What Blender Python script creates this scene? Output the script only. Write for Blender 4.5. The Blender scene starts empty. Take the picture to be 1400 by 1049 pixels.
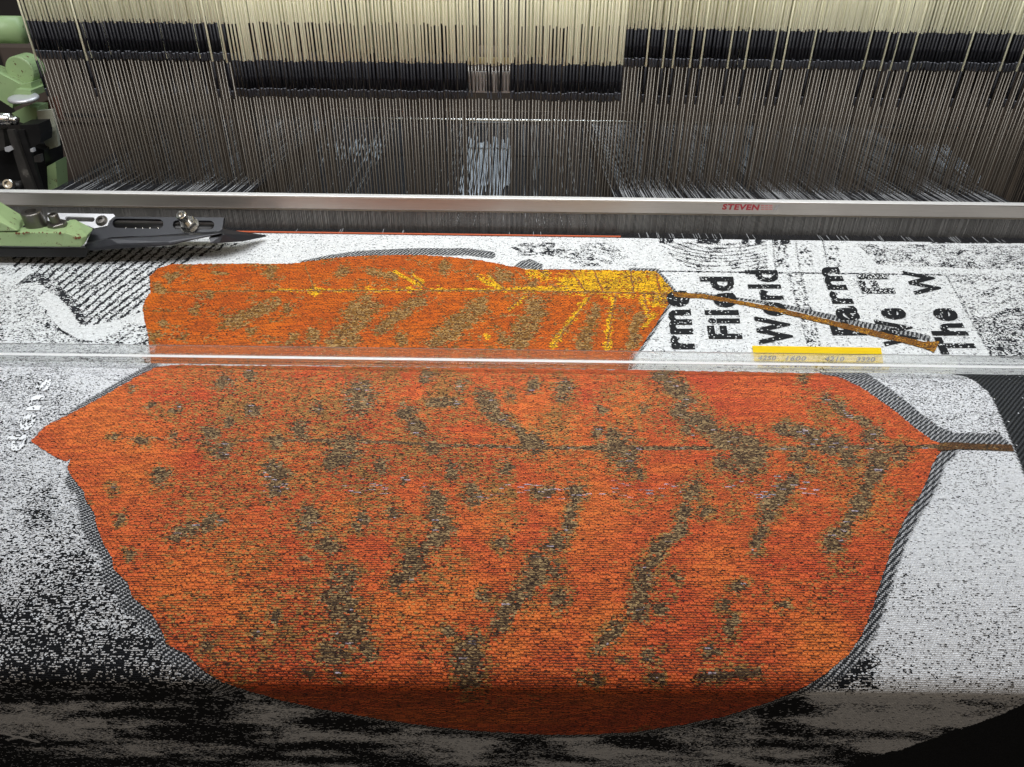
import bpy, bmesh, math, random
import numpy as np
from mathutils import Vector, Matrix, Euler

random.seed(7)
rng = np.random.default_rng(7)
scene = bpy.context.scene
COL = scene.collection
R = math.radians

# ------------------------------------------------------------------ camera
H = 0.34
FPX = 1011.0
CAM_ROT = Euler((R(57.0), 0, 0)).to_matrix() @ Matrix.Rotation(R(0.75), 3, 'Z')
cam = bpy.data.cameras.new("camera")
cam.sensor_width = 36.0
cam.lens = 36.0 * FPX / 1400.0
cam.clip_start = 0.01
cam.clip_end = 50
camo = bpy.data.objects.new("camera", cam)
COL.objects.link(camo)
camo.matrix_world = Matrix.Translation((0, 0, H)) @ CAM_ROT.to_4x4()
scene.camera = camo
CR = np.array(CAM_ROT)

# ------------------------------------------------------------------ light
world = bpy.data.worlds.new("World")
scene.world = world
world.use_nodes = True
bg = world.node_tree.nodes['Background']
bg.inputs[0].default_value = (0.55, 0.6, 0.7, 1)
bg.inputs[1].default_value = 0.05
scene.view_settings.view_transform = 'Standard'
scene.view_settings.look = 'None'
scene.view_settings.exposure = 0.0
scene.view_settings.gamma = 1.0


def area(name, loc, target, sx, sy, power, color):
    l = bpy.data.lights.new(name, 'AREA')
    l.shape = 'RECTANGLE'
    l.size = sx
    l.size_y = sy
    l.energy = power
    l.color = color
    o = bpy.data.objects.new(name, l)
    COL.objects.link(o)
    o.location = loc
    d = Vector(target) - Vector(loc)
    o.rotation_euler = d.to_track_quat('-Z', 'Y').to_euler()
    return o


area("ceiling_tube_light", (0.0, 0.52, 1.30), (0, 0.50, 0), 2.0, 0.08, 9.5, (0.95, 0.98, 1.0))
area("front_fill_light", (0.0, 0.35, 0.75), (0, 0.95, 0.35), 2.0, 0.07, 7.2, (0.97, 0.98, 1.0))  # added fill, brightens the heddle cords from the front
area("heddle_fill_light", (0.0, 0.55, 0.75), (0, 1.55, 0.55), 1.35, 0.06, 9.5, (0.98, 0.99, 1.0))  # added fill aimed level at the heddles to lift the cream cords
area("rear_fill_light", (0.0, 1.40, 1.0), (0, 1.2, 0), 1.0, 0.08, 7.5, (0.82, 0.92, 1.0))  # added cool fill for the warp sheet and rod behind the heddles
area("warm_fill_light", (0.0, -1.6, 1.0), (0, 0.3, 0.0), 2.4, 1.0, 8.0, (1.0, 0.80, 0.55))  # added warm fill, stands in for bounce on the front drop

# ------------------------------------------------------------------ helpers


def proj(P):
    """world points (n,3) -> photograph pixels"""
    q = (P - np.array([0, 0, H])) @ CR
    return 700 + FPX * q[:, 0] / -q[:, 2], 524.5 - FPX * q[:, 1] / -q[:, 2]


def ray(px, py):
    d = CR @ np.array([(px - 700) / FPX, -(py - 524.5) / FPX, -1.0])
    return d


def at(px, py, Y):
    d = ray(px, py)
    t = Y / d[1]
    return Vector((d[0] * t, Y, H + d[2] * t))


def at_plane(px, py, Y0, z0, tilt):
    """hit of the pixel ray with the plane through (Y0,z0) that rises by tilt degrees going away"""
    d = ray(px, py)
    s = math.tan(R(tilt))
    t = (z0 - H - s * Y0) / (d[2] - s * d[1])
    return Vector((d[0] * t, d[1] * t, H + d[2] * t))


def link(name, me, mat=None, parent=None):
    o = bpy.data.objects.new(name, me)
    COL.objects.link(o)
    if mat is not None:
        for m in (mat if isinstance(mat, (list, tuple)) else [mat]):
            me.materials.append(m)
    if parent is not None:
        o.parent = parent
    return o


def from_bm(name, bm, mat=None, parent=None, smooth=False):
    me = bpy.data.meshes.new(name)
    bmesh.ops.recalc_face_normals(bm, faces=bm.faces)
    if smooth:
        for f in bm.faces:
            f.smooth = True
    bm.to_mesh(me)
    bm.free()
    return link(name, me, mat, parent)


def tag(o, label=None, cat=None, group=None, kind=None):
    if label:
        o['label'] = label
    if cat:
        o['category'] = cat
    if group:
        o['group'] = group
    if kind:
        o['kind'] = kind
    return o


def thing(name, label, cat, loc=(0, 0, 0), group=None):
    o = bpy.data.objects.new(name, None)
    o.empty_display_size = 0.02
    COL.objects.link(o)
    o.location = loc
    return tag(o, label, cat, group)


def bm_box(bm, a, b):
    r = bmesh.ops.create_cube(bm, size=1.0)
    for v in r['verts']:
        v.co = Vector((a[i] + (v.co[i] + 0.5) * (b[i] - a[i]) for i in range(3)))
    return r['verts']


def bm_tube(bm, p, q, r, n=8, r2=None):
    p = Vector(p)
    q = Vector(q)
    d = q - p
    M = Matrix.Translation((p + q) / 2) @ d.to_track_quat('Z', 'Y').to_matrix().to_4x4()
    bmesh.ops.create_cone(bm, cap_ends=True, segments=n, radius1=r, radius2=r if r2 is None else r2,
                          depth=d.length, matrix=M)


def bm_hull(bm, pts):
    vs = [bm.verts.new(p) for p in pts]
    g = bmesh.ops.convex_hull(bm, input=vs)
    dead = [e for e in g['geom_interior'] if isinstance(e, bmesh.types.BMVert)]
    bmesh.ops.delete(bm, geom=dead, context='VERTS')
    bmesh.ops.dissolve_limit(bm, angle_limit=R(0.5), verts=bm.verts, edges=bm.edges)


def bevel(bm, w, seg=2):
    ed = [e for e in bm.edges if len(e.link_faces) == 2 and e.calc_face_angle(0) > R(25)]
    bmesh.ops.bevel(bm, geom=ed, offset=w, segments=seg, affect='EDGES', profile=0.5, clamp_overlap=True)


def bm_lathe(bm, prof, base, axis=(0, 0, 1), n=20):
    """prof: list of (radius, height)"""
    M = Matrix.Translation(base) @ Vector(axis).to_track_quat('Z', 'Y').to_matrix().to_4x4()
    rings = []
    for (r, h) in prof:
        if r <= 1e-6:
            rings.append([bm.verts.new(M @ Vector((0, 0, h)))])
        else:
            rings.append([bm.verts.new(M @ Vector((r * math.cos(2 * math.pi * i / n), r * math.sin(2 * math.pi * i / n), h)))
                          for i in range(n)])
    for a, b in zip(rings, rings[1:]):
        for i in range(n):
            j = (i + 1) % n
            q = [a[i % len(a)], a[j % len(a)], b[j % len(b)], b[i % len(b)]]
            u = []
            for v in q:
                if v not in u:
                    u.append(v)
            if len(u) >= 3:
                bm.faces.new(u)


def bm_prism(bm, pts, off):
    """closed polygon of 3D points extruded by vector off"""
    a = [bm.verts.new(p) for p in pts]
    b = [bm.verts.new(Vector(p) + Vector(off)) for p in pts]
    n = len(a)
    bm.faces.new(a)
    bm.faces.new(b[::-1])
    for i in range(n):
        bm.faces.new((a[i], b[i], b[(i + 1) % n], a[(i + 1) % n]))


# ---- numpy noise
def _h(ix, iy, s):
    x = (ix.astype(np.int64) * 374761393 + iy.astype(np.int64) * 668265263 + s * 2147483647) & 0x7fffffff
    x = ((x ^ (x >> 13)) * 1274126177) & 0x7fffffff
    x = x ^ (x >> 16)
    return (x & 0xffff) / 65535.0


def vnoise(x, y, s=0):
    ix = np.floor(x)
    iy = np.floor(y)
    fx = x - ix
    fy = y - iy
    fx = fx * fx * (3 - 2 * fx)
    fy = fy * fy * (3 - 2 * fy)
    a = _h(ix, iy, s)
    b = _h(ix + 1, iy, s)
    c = _h(ix, iy + 1, s)
    d = _h(ix + 1, iy + 1, s)
    return (a * (1 - fx) + b * fx) * (1 - fy) + (c * (1 - fx) + d * fx) * fy


def fbm(x, y, s=0, o=4):
    t = 0
    a = 0.5
    n = 0
    for i in range(o):
        t = t + a * vnoise(x * 2 ** i, y * 2 ** i, s + i * 17)
        n += a
        a *= 0.5
    return t / n


def sstep(a, b, x):
    t = np.clip((x - a) / (b - a), 0, 1)
    return t * t * (3 - 2 * t)


def seg_dist(x, y, x0, y0, x1, y1):
    dx = x1 - x0
    dy = y1 - y0
    L = dx * dx + dy * dy + 1e-9
    t = np.clip(((x - x0) * dx + (y - y0) * dy) / L, 0, 1)
    return np.hypot(x - x0 - t * dx, y - y0 - t * dy)


def poly_sdf(x, y, P):
    """negative inside"""
    d = np.full(x.shape, 1e9)
    ins = np.zeros(x.shape, bool)
    n = len(P)
    for i in range(n):
        x0, y0 = P[i]
        x1, y1 = P[(i + 1) % n]
        d = np.minimum(d, seg_dist(x, y, x0, y0, x1, y1))
        if y0 != y1:
            c = ((y0 > y) != (y1 > y)) & (x < (x1 - x0) * (y - y0) / (y1 - y0) + x0)
            ins ^= c
    return np.where(ins, -d, d)


def line_dist(x, y, pts):
    d = np.full(x.shape, 1e9)
    for (a, b) in zip(pts, pts[1:]):
        d = np.minimum(d, seg_dist(x, y, a[0], a[1], b[0], b[1]))
    return d


def blobs(x, y, L, soft):
    """soft union of capsule strokes (x0,y0,x1,y1,r) or discs (x,y,r)"""
    f = np.zeros(x.shape)
    for s in L:
        if len(s) == 3:
            x0, y0, r = s
            x1, y1 = x0, y0
        else:
            x0, y0, x1, y1, r = s
        m = (x > min(x0, x1) - r * 2.6 - soft) & (x < max(x0, x1) + r * 2.6 + soft) & \
            (y > min(y0, y1) - r * 2.6 - soft) & (y < max(y0, y1) + r * 2.6 + soft)
        if not m.any():
            continue
        d = seg_dist(x[m], y[m], x0, y0, x1, y1)
        f[m] = np.maximum(f[m], np.clip(1.35 - d / r * 0.85, 0, 1))
    return f


# ------------------------------------------------------------------ node helper
class NT:
    def __init__(self, name):
        self.mat = bpy.data.materials.new(name)
        self.mat.use_nodes = True
        self.t = self.mat.node_tree
        self.n = self.t.nodes
        self.bsdf = self.n['Principled BSDF']

    def put(self, sock, v):
        if isinstance(v, bpy.types.NodeSocket):
            self.t.links.new(v, sock)
        else:
            if hasattr(sock.default_value, '__len__') and not hasattr(v, '__len__'):
                v = (v, v, v)
            if hasattr(sock.default_value, '__len__') and len(sock.default_value) == 4 and len(v) == 3:
                v = (*v, 1)
            sock.default_value = v

    def m(self, op, a, b=0.0, c=0.0):
        n = self.n.new('ShaderNodeMath')
        n.operation = op
        self.put(n.inputs[0], a)
        self.put(n.inputs[1], b)
        if op in ('MULTIPLY_ADD', 'SMOOTH_MIN', 'WRAP', 'COMPARE'):
            self.put(n.inputs[2], c)
        return n.outputs[0]

    def mix(self, f, a, b):
        n = self.n.new('ShaderNodeMix')
        n.data_type = 'RGBA'
        self.put(n.inputs[0], f)
        self.put(n.inputs[6], a)
        self.put(n.inputs[7], b)
        return n.outputs[2]

    def attr(self, name):
        n = self.n.new('ShaderNodeAttribute')
        n.attribute_name = name
        return n.outputs['Fac']

    def uv(self):
        n = self.n.new('ShaderNodeUVMap')
        n.uv_map = 'UVMap'
        s = self.n.new('ShaderNodeSeparateXYZ')
        self.t.links.new(n.outputs[0], s.inputs[0])
        return s.outputs[0], s.outputs[1], n.outputs[0]

    def vec(self, x, y, z=0.0):
        n = self.n.new('ShaderNodeCombineXYZ')
        self.put(n.inputs[0], x)
        self.put(n.inputs[1], y)
        self.put(n.inputs[2], z)
        return n.outputs[0]

    def white(self, x, y, z=0.0):
        n = self.n.new('ShaderNodeTexWhiteNoise')
        n.noise_dimensions = '3D'
        self.put(n.inputs['Vector'], self.vec(x, y, z))
        return n.outputs['Value']

    def noise(self, vec, scale, detail=3, rough=0.55):
        n = self.n.new('ShaderNodeTexNoise')
        self.put(n.inputs['Scale'], scale)
        self.put(n.inputs['Detail'], detail)
        self.put(n.inputs['Roughness'], rough)
        if vec is not None:
            self.put(n.inputs['Vector'], vec)
        return n.outputs['Fac']

    def coord(self, kind='Object'):
        return self.n.new('ShaderNodeTexCoord').outputs[kind]

    def scalevec(self, v, s):
        n = self.n.new('ShaderNodeVectorMath')
        n.operation = 'MULTIPLY'
        self.put(n.inputs[0], v)
        self.put(n.inputs[1], s)
        return n.outputs[0]

    def bump(self, h, strength, dist):
        n = self.n.new('ShaderNodeBump')
        n.inputs['Strength'].default_value = strength
        n.inputs['Distance'].default_value = dist
        self.put(n.inputs['Height'], h)
        self.put(self.bsdf.inputs['Normal'], n.outputs[0])

    def set(self, **k):
        names = dict(color='Base Color', rough='Roughness', metal='Metallic', ior='IOR', trans='Transmission Weight',
                     spec='Specular IOR Level', sheen='Sheen Weight', coat='Coat Weight', subsurf='Subsurface Weight')
        for a, v in k.items():
            self.put(self.bsdf.inputs[names[a]], v)
        return self


def cells(N, pu, pv, wob=0.0, jit_u=0.9, jit_v=0.85):
    """woven cells: column, row, fractions, and randoms"""
    u, v, uvv = N.uv()
    if wob:
        w = N.noise(N.scalevec(uvv, (26, 9, 1)), 1.0, 2)
        v = N.m('ADD', v, N.m('MULTIPLY', N.m('SUBTRACT', w, 0.5), wob))
    # yarns are never quite straight: fine jitter of every stitch edge
    nz = N.n.new('ShaderNodeTexNoise')
    nz.inputs['Scale'].default_value = 1.0
    nz.inputs['Detail'].default_value = 1.0
    N.put(nz.inputs['Vector'], N.vec(N.m('DIVIDE', u, pu * 0.45), N.m('DIVIDE', v, pv * 0.7)))
    sx = N.n.new('ShaderNodeSeparateColor')
    N.t.links.new(nz.outputs['Color'], sx.inputs[0])
    u = N.m('MULTIPLY_ADD', N.m('SUBTRACT', sx.outputs[0], 0.5), pu * jit_u, u)
    v = N.m('MULTIPLY_ADD', N.m('SUBTRACT', sx.outputs[1], 0.5), pv * jit_v, v)
    sv = N.m('DIVIDE', v, pv)
    row = N.m('FLOOR', sv)
    fv = N.m('SUBTRACT', sv, row)
    odd = N.m('MULTIPLY', N.m('WRAP', row, 2.0, 0.0), 0.5)
    jit = N.m('MULTIPLY', N.white(row, 3.3), 0.22)
    su = N.m('ADD', N.m('ADD', N.m('DIVIDE', u, pu), odd), jit)
    col = N.m('FLOOR', su)
    fu = N.m('SUBTRACT', su, col)
    return u, v, uvv, row, col, fu, fv


def leaf_mat(name, pu, pv, red, orange, gold, taupe, dark, linew=0.30, lineprob=0.8, taupe_hi=(0.40, 0.30, 0.16), pinw=0.30):
    N = NT(name)
    u, v, uvv, row, col, fu, fv = cells(N, pu, pv, 0.0012)
    r1 = N.white(N.m('FLOOR', N.m('DIVIDE', u, pu * 0.62)), N.m('FLOOR', N.m('DIVIDE', v, pv * 0.5)), 1.0)
    r2 = N.white(N.m('FLOOR', N.m('DIVIDE', u, pu * 0.5)), N.m('FLOOR', N.m('DIVIDE', v, pv * 0.5)), 5.0)
    r3 = N.white(col, row, 9.0)
    b = N.attr('brown')
    g = N.attr('gold')
    o = N.attr('light')
    strk = N.noise(N.vec(N.m('DIVIDE', u, pu * 5.0), N.m('MULTIPLY', row, 1.7)), 1.0, 2)
    mixf = N.m('ADD', o, N.m('ADD', N.m('MULTIPLY', N.m('SUBTRACT', r3, 0.5), 0.30), N.m('MULTIPLY', N.m('SUBTRACT', strk, 0.5), 0.7)))
    mx = N.n.new('ShaderNodeClamp')
    N.put(mx.inputs[0], mixf)
    base = N.mix(mx.outputs[0], red, orange)
    c = N.mix(N.m('LESS_THAN', r1, g), base, gold)
    tp = N.mix(N.m('LESS_THAN', r2, 0.46), taupe, taupe_hi)
    c = N.mix(N.m('LESS_THAN', N.m('ADD', N.m('MULTIPLY', r3, 0.45), N.m('MULTIPLY', r1, 0.55)), b), c, tp)
    pale = N.attr('pale')
    seg0 = N.white(N.m('FLOOR', N.m('DIVIDE', u, pu * 1.3)), N.m('FLOOR', N.m('DIVIDE', v, pv * 0.5)), 17.0)
    c = N.mix(N.m('LESS_THAN', seg0, pale), c, (0.55, 0.46, 0.55))
    # black warp showing between the floats
    seg = N.white(N.m('FLOOR', N.m('DIVIDE', u, pu * 1.7)), row, 12.0)
    lw = N.m('MULTIPLY', N.m('LESS_THAN', seg, N.m('MULTIPLY_ADD', o, -0.35, lineprob + 0.17)), N.m('MULTIPLY_ADD', N.white(col, row, 21.0), linew * 0.7, linew * 0.55))
    lw = N.m('ADD', lw, N.m('MULTIPLY', N.m('MAXIMUM', b, N.m('MULTIPLY', g, 0.6)), 0.10))
    line = N.m('LESS_THAN', fv, lw)
    dot = N.m('MULTIPLY', N.m('LESS_THAN', fu, 0.14), N.m('LESS_THAN', fv, 0.72))
    dk = N.m('MAXIMUM', line, dot)
    # thread-by-thread black pinpoints that thicken in the mottled areas
    pin = N.white(N.m('FLOOR', N.m('DIVIDE', u, pu * 0.33)), N.m('FLOOR', N.m('DIVIDE', v, pv * 0.7)), 31.0)
    pk = N.m('LESS_THAN', pin, N.m('ADD', 0.03, N.m('MULTIPLY', N.m('MAXIMUM', N.m('MULTIPLY', b, 0.8), N.m('MULTIPLY', g, 0.9)), pinw)))
    dk = N.m('MAXIMUM', dk, pk)
    c = N.mix(N.m('MULTIPLY', dk, 0.93), c, dark)
    N.set(color=c, rough=0.75, spec=0.18, sheen=0.03)
    hgt = N.m('MULTIPLY', N.m('SINE', N.m('MULTIPLY', fv, math.pi)), N.m('POWER', N.m('SINE', N.m('MULTIPLY', fu, math.pi)), 0.4))
    N.bump(hgt, 0.8, 0.0007)
    return N.mat


def ground_mat(name, pu, pv, white, black, tw=0.0042):
    """white and black double weave: probability of a dark float = attribute 'dark'; 'band' = two-ply twill"""
    N = NT(name)
    u, v, uvv, row, col, fu, fv = cells(N, pu, pv, 0.0016)
    half = N.m('GREATER_THAN', fv, 0.5)
    sub = N.m('MULTIPLY_ADD', row, 2.0, half)
    w = N.white(N.m('FLOOR', N.m('DIVIDE', u, pu * 3.1)), sub, 3.0)
    ca = N.m('FLOOR', N.m('DIVIDE', u, pu))
    cb = N.m('FLOOR', N.m('DIVIDE', u, pu * 0.5))
    pick = N.m('GREATER_THAN', w, 0.5)
    cc = N.m('ADD', N.m('MULTIPLY', pick, N.m('ADD', ca, 0.31)), N.m('MULTIPLY', N.m('SUBTRACT', 1.0, pick), cb))
    r1 = N.white(cc, sub, 1.0)
    r2 = N.white(cb, row, 2.0)
    r3 = N.white(col, row, 7.0)
    d = N.attr('dark')
    bnd = N.attr('band')
    blk = N.attr('twill')
    # a weft row is two picks: the lower one turns dark first, the upper one only in the dark tones
    thr = N.m('SUBTRACT', N.m('MULTIPLY', d, N.m('MULTIPLY_ADD', half, -0.40, 1.28)), N.m('MULTIPLY', half, 0.08))
    thr = N.m('ADD', thr, N.m('MULTIPLY', N.m('MULTIPLY', d, d), N.m('MULTIPLY', half, 0.12)))
    isd = N.m('LESS_THAN', r1, thr)
    wc = N.mix(N.m('MULTIPLY', r3, 0.30), white, tuple(c * 0.6 for c in white))
    ln = N.m('MULTIPLY', N.m('LESS_THAN', fv, N.m('MULTIPLY_ADD', N.white(col, row, 4.0), 0.36, 0.05)), 0.66)
    wc = N.mix(ln, wc, tuple(x * 0.25 for x in white))
    c = N.mix(isd, wc, N.mix(N.m('MULTIPLY', r3, 0.5), black, tuple(min(1, c * 2.4) for c in black)))
    # band: steep two colour twill
    ph = N.m('ADD', N.m('DIVIDE', u, tw), N.m('MULTIPLY', row, 0.34))
    fr = N.m('FRACT', ph)
    ck = N.m('MULTIPLY', N.m('GREATER_THAN', fr, 0.50), N.m('GREATER_THAN', fv, 0.30))
    ck = N.m('MULTIPLY', ck, N.m('GREATER_THAN', N.m('FRACT', N.m('ADD', N.m('DIVIDE', u, tw * 0.5), N.m('MULTIPLY', row, 0.5))), 0.28))
    bc = N.mix(ck, (0.028, 0.03, 0.034), tuple(x * 0.70 for x in white))
    c = N.mix(bnd, c, bc)
    # black twill ground with faint diagonal ribs and stray white pinpoints
    ph2 = N.m('FRACT', N.m('ADD', N.m('DIVIDE', u, 0.0040), N.m('MULTIPLY', row, 0.30)))
    rib = N.m('GREATER_THAN', ph2, 0.55)
    tc = N.mix(rib, (0.009, 0.010, 0.011), (0.055, 0.058, 0.062))
    tc = N.mix(N.m('LESS_THAN', r2, 0.004), tc, white)
    c = N.mix(blk, c, tc)
    N.set(color=c, rough=0.85, spec=0.12, sheen=0.02)
    hgt = N.m('MULTIPLY', N.m('SINE', N.m('MULTIPLY', fv, math.pi)), N.m('POWER', N.m('SINE', N.m('MULTIPLY', fu, math.pi)), 0.5))
    N.bump(hgt, 0.75, 0.0006)
    return N.mat


def simple(name, color, rough=0.5, metal=0.0, spec=0.5, var=0.15, scale=60.0, bump=0.0, stretch=(1, 1, 1), coat=0.0):
    N = NT(name)
    v = N.scalevec(N.coord('Object'), stretch)
    n = N.noise(v, scale, 4, 0.6)
    c = N.mix(n, tuple(x * (1 - var) for x in color), tuple(min(1, x * (1 + var)) for x in color))
    N.set(color=c, metal=metal, spec=spec, coat=coat)
    N.set(rough=N.m('MULTIPLY_ADD', n, 0.25, max(0.02, rough - 0.12)))
    if bump:
        N.bump(n, bump, 0.0005)
    return N.mat


# ------------------------------------------------------------------ materials
M = {}
M['front_leaf'] = leaf_mat('woven_orange_weft', 0.0036, 0.00152, (0.66, 0.092, 0.034), (0.80, 0.20, 0.042), (0.46, 0.225, 0.065),
                           (0.17, 0.10, 0.048), (0.020, 0.009, 0.008), linew=0.38, lineprob=0.76, taupe_hi=(0.42, 0.28, 0.13), pinw=0.19)
M['far_leaf'] = leaf_mat('woven_rust_weft', 0.0036, 0.0027, (0.52, 0.088, 0.008), (0.60, 0.135, 0.008), (0.85, 0.47, 0.01),
                         (0.26, 0.12, 0.02), (0.06, 0.022, 0.008), linew=0.42, lineprob=0.75, taupe_hi=(0.42, 0.25, 0.09), pinw=0.10)
M['front_ground'] = ground_mat('woven_white_black_ground', 0.0017, 0.00118, (0.86, 0.87, 0.90), (0.007, 0.0075, 0.009))
M['far_ground'] = ground_mat('woven_white_ground', 0.0020, 0.0024, (0.82, 0.84, 0.85), (0.014, 0.015, 0.018), tw=0.0044)


def word_mat(name, dens, wc=(0.72, 0.74, 0.75), bc=(0.011, 0.012, 0.014)):
    N = NT(name)
    g = N.coord('Generated')
    o = N.coord('Object')
    s = N.n.new('ShaderNodeSeparateXYZ')
    N.t.links.new(o, s.inputs[0])
    cx = N.m('FLOOR', N.m('DIVIDE', s.outputs[0], 0.0011))
    cy = N.m('FLOOR', N.m('DIVIDE', s.outputs[1], 0.0014))
    r = N.white(cx, cy, 2.0)
    n = N.noise(o, 90, 2)
    p = N.m('ADD', dens, N.m('MULTIPLY', N.m('SUBTRACT', n, 0.5), 0.4))
    c = N.mix(N.m('LESS_THAN', r, p), wc, bc)
    N.set(color=c, rough=0.8, spec=0.2)
    return N.mat


M['word'] = word_mat('woven_black_lettering', 0.96)
M['word_faint'] = word_mat('woven_grey_lettering', 0.72)
M['word_pale'] = word_mat('woven_pale_lettering', 0.24, wc=(0.8, 0.81, 0.83))
M['cord'] = simple('cream_cord', (0.93, 0.91, 0.68), 0.5, var=0.06, scale=30)
M['sleeve'] = simple('black_plastic_sleeve', (0.006, 0.006, 0.008), 0.42, spec=0.22)
M['collar'] = simple('dark_grey_collar', (0.06, 0.063, 0.075), 0.35)
M['wire'] = simple('dull_steel_wire', (0.155, 0.138, 0.116), 0.45, metal=0.35, var=0.4, scale=8, stretch=(400, 400, 1))
M['wire_back'] = simple('dark_steel_wire', (0.09, 0.072, 0.055), 0.5, metal=0.1, var=0.3)
M['alu'] = simple('brushed_aluminium', (0.46, 0.42, 0.385), 0.36, metal=0.9, var=0.25, scale=20, stretch=(1.5, 120, 160))
M['alu_shadow'] = simple('shaded_aluminium_lip', (0.22, 0.19, 0.15), 0.5, metal=0.6)  # darker copy of the aluminium, shade under the cap put into the colour
M['dent'] = simple('steel_reed_dent', (0.22, 0.21, 0.20), 0.4, metal=0.7)
M['green'] = None
M['black_metal'] = simple('black_anodised_steel', (0.022, 0.023, 0.028), 0.38, metal=0.3, var=0.2, scale=120, spec=0.6)
M['steel'] = simple('bright_steel', (0.62, 0.60, 0.56), 0.25, metal=1.0, var=0.2, scale=150)
M['dark_steel'] = simple('oiled_dark_steel', (0.13, 0.12, 0.11), 0.35, metal=0.8, var=0.3, scale=150)
M['silver'] = simple('satin_silver_plate', (0.66, 0.66, 0.68), 0.4, metal=0.5, var=0.1)
M['red_print'] = simple('red_printed_lettering', (0.28, 0.02, 0.03), 0.5, var=0.2, scale=500)
M['pink_print'] = simple('worn_pink_print', (0.42, 0.16, 0.15), 0.5, var=0.3, scale=400)
M['grey_print'] = simple('worn_grey_print', (0.26, 0.25, 0.24), 0.5, var=0.3, scale=400)
M['yellow'] = simple('yellow_paper', (1.0, 0.76, 0.01), 0.6, var=0.05)
M['ink'] = simple('black_ink', (0.03, 0.03, 0.03), 0.6)
M['brown_panel'] = simple('brown_painted_panel', (0.10, 0.075, 0.06), 0.6, var=0.3, scale=6)
M['wall'] = simple('dim_workshop_wall', (0.05, 0.043, 0.038), 0.8, var=0.3, scale=3)
M['warp_white'] = simple('white_warp_yarn', (0.40, 0.41, 0.42), 0.6, var=0.1)
M['warp_dark'] = simple('black_warp_yarn', (0.025, 0.026, 0.03), 0.5, var=0.2)
M['mech'] = simple('greasy_black_iron', (0.022, 0.021, 0.021), 0.4, metal=0.5, var=0.4, scale=80)
M['beige'] = simple('pale_green_grey_plate', (0.42, 0.43, 0.34), 0.5, var=0.1)

N = NT('green_enamel')
o = N.coord('Object')
n1 = N.noise(o, 26, 5, 0.65)
n2 = N.noise(o, 150, 4, 0.7)
chip = N.m('GREATER_THAN', N.m('ADD', N.m('MULTIPLY', n2, 0.7), N.m('MULTIPLY', n1, 0.3)), 0.615)
gc = N.mix(n1, (0.23, 0.34, 0.155), (0.33, 0.44, 0.22))
N.set(color=N.mix(chip, gc, (0.10, 0.045, 0.02)), rough=0.45, spec=0.5)
N.bump(N.m('SUBTRACT', n2, chip), 0.15, 0.0006)
M['green'] = N.mat

N = NT('clear_acrylic')
sc_ = N.noise(N.scalevec(N.coord('Object'), (4, 300, 300)), 6, 4)
N.set(color=(0.96, 0.965, 0.965), rough=N.m('MULTIPLY_ADD', sc_, 0.08, 0.02), trans=0.96, ior=1.49, spec=0.6)
tb = N.n.new('ShaderNodeBsdfTransparent')
tb.inputs[0].default_value = (0.965, 0.968, 0.965, 1)
mxs = N.n.new('ShaderNodeMixShader')
mxs.inputs[0].default_value = 0.66
N.t.links.new(N.bsdf.outputs[0], mxs.inputs[1])
N.t.links.new(tb.outputs[0], mxs.inputs[2])
N.t.links.new(mxs.outputs[0], N.n['Material Output'].inputs['Surface'])
M['acrylic'] = N.mat

# ------------------------------------------------------------------ THE CLOTH
# profile (Y, Z) in the order the cloth travels: fell -> crease under the clear bar -> over the rounded beam -> front drop
fell = (0.852, 0.0)
crease = (0.5560, -0.0065)


def densify(P, step):
    out = [P[0]]
    for a, b in zip(P, P[1:]):
        L = math.hypot(b[0] - a[0], b[1] - a[1])
        k = max(1, int(round(L / step)))
        for i in range(1, k + 1):
            out.append((a[0] + (b[0] - a[0]) * i / k, a[1] + (b[1] - a[1]) * i / k))
    return out


back_prof = densify([fell, (0.600, -0.0030), (0.566, -0.0035), (0.560, -0.0045), crease], 0.0013)
fp = [crease]
Yc, Rr = 0.5286, 0.08
for i in range(0, 21):
    a = R(20 - i)
    fp.append((Yc + Rr * math.sin(a), -Rr + Rr * math.cos(a)))
fp.append((0.36, -0.0004))
# large-radius crown then a tight front edge
R1 = 0.24
c0 = (0.36, -0.0004 - R1)
for i in range(1, 13):
    a = R(2.0 * i)
    fp.append((c0[0] - R1 * math.sin(a), c0[1] + R1 * math.cos(a)))
R2 = 0.012
a0 = R(24)
e = fp[-1]
c1 = (e[0] + R2 * math.sin(a0), e[1] - R2 * math.cos(a0))
for i in range(1, 13):
    a = a0 + R(78) * i / 12
    fp.append((c1[0] - R2 * math.sin(a), c1[1] + R2 * math.cos(a)))
e = fp[-1]
fp.append((e[0] + 0.16 * math.tan(R(12)), e[1] - 0.16))
front_prof = densify(fp, 0.0014)


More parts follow.
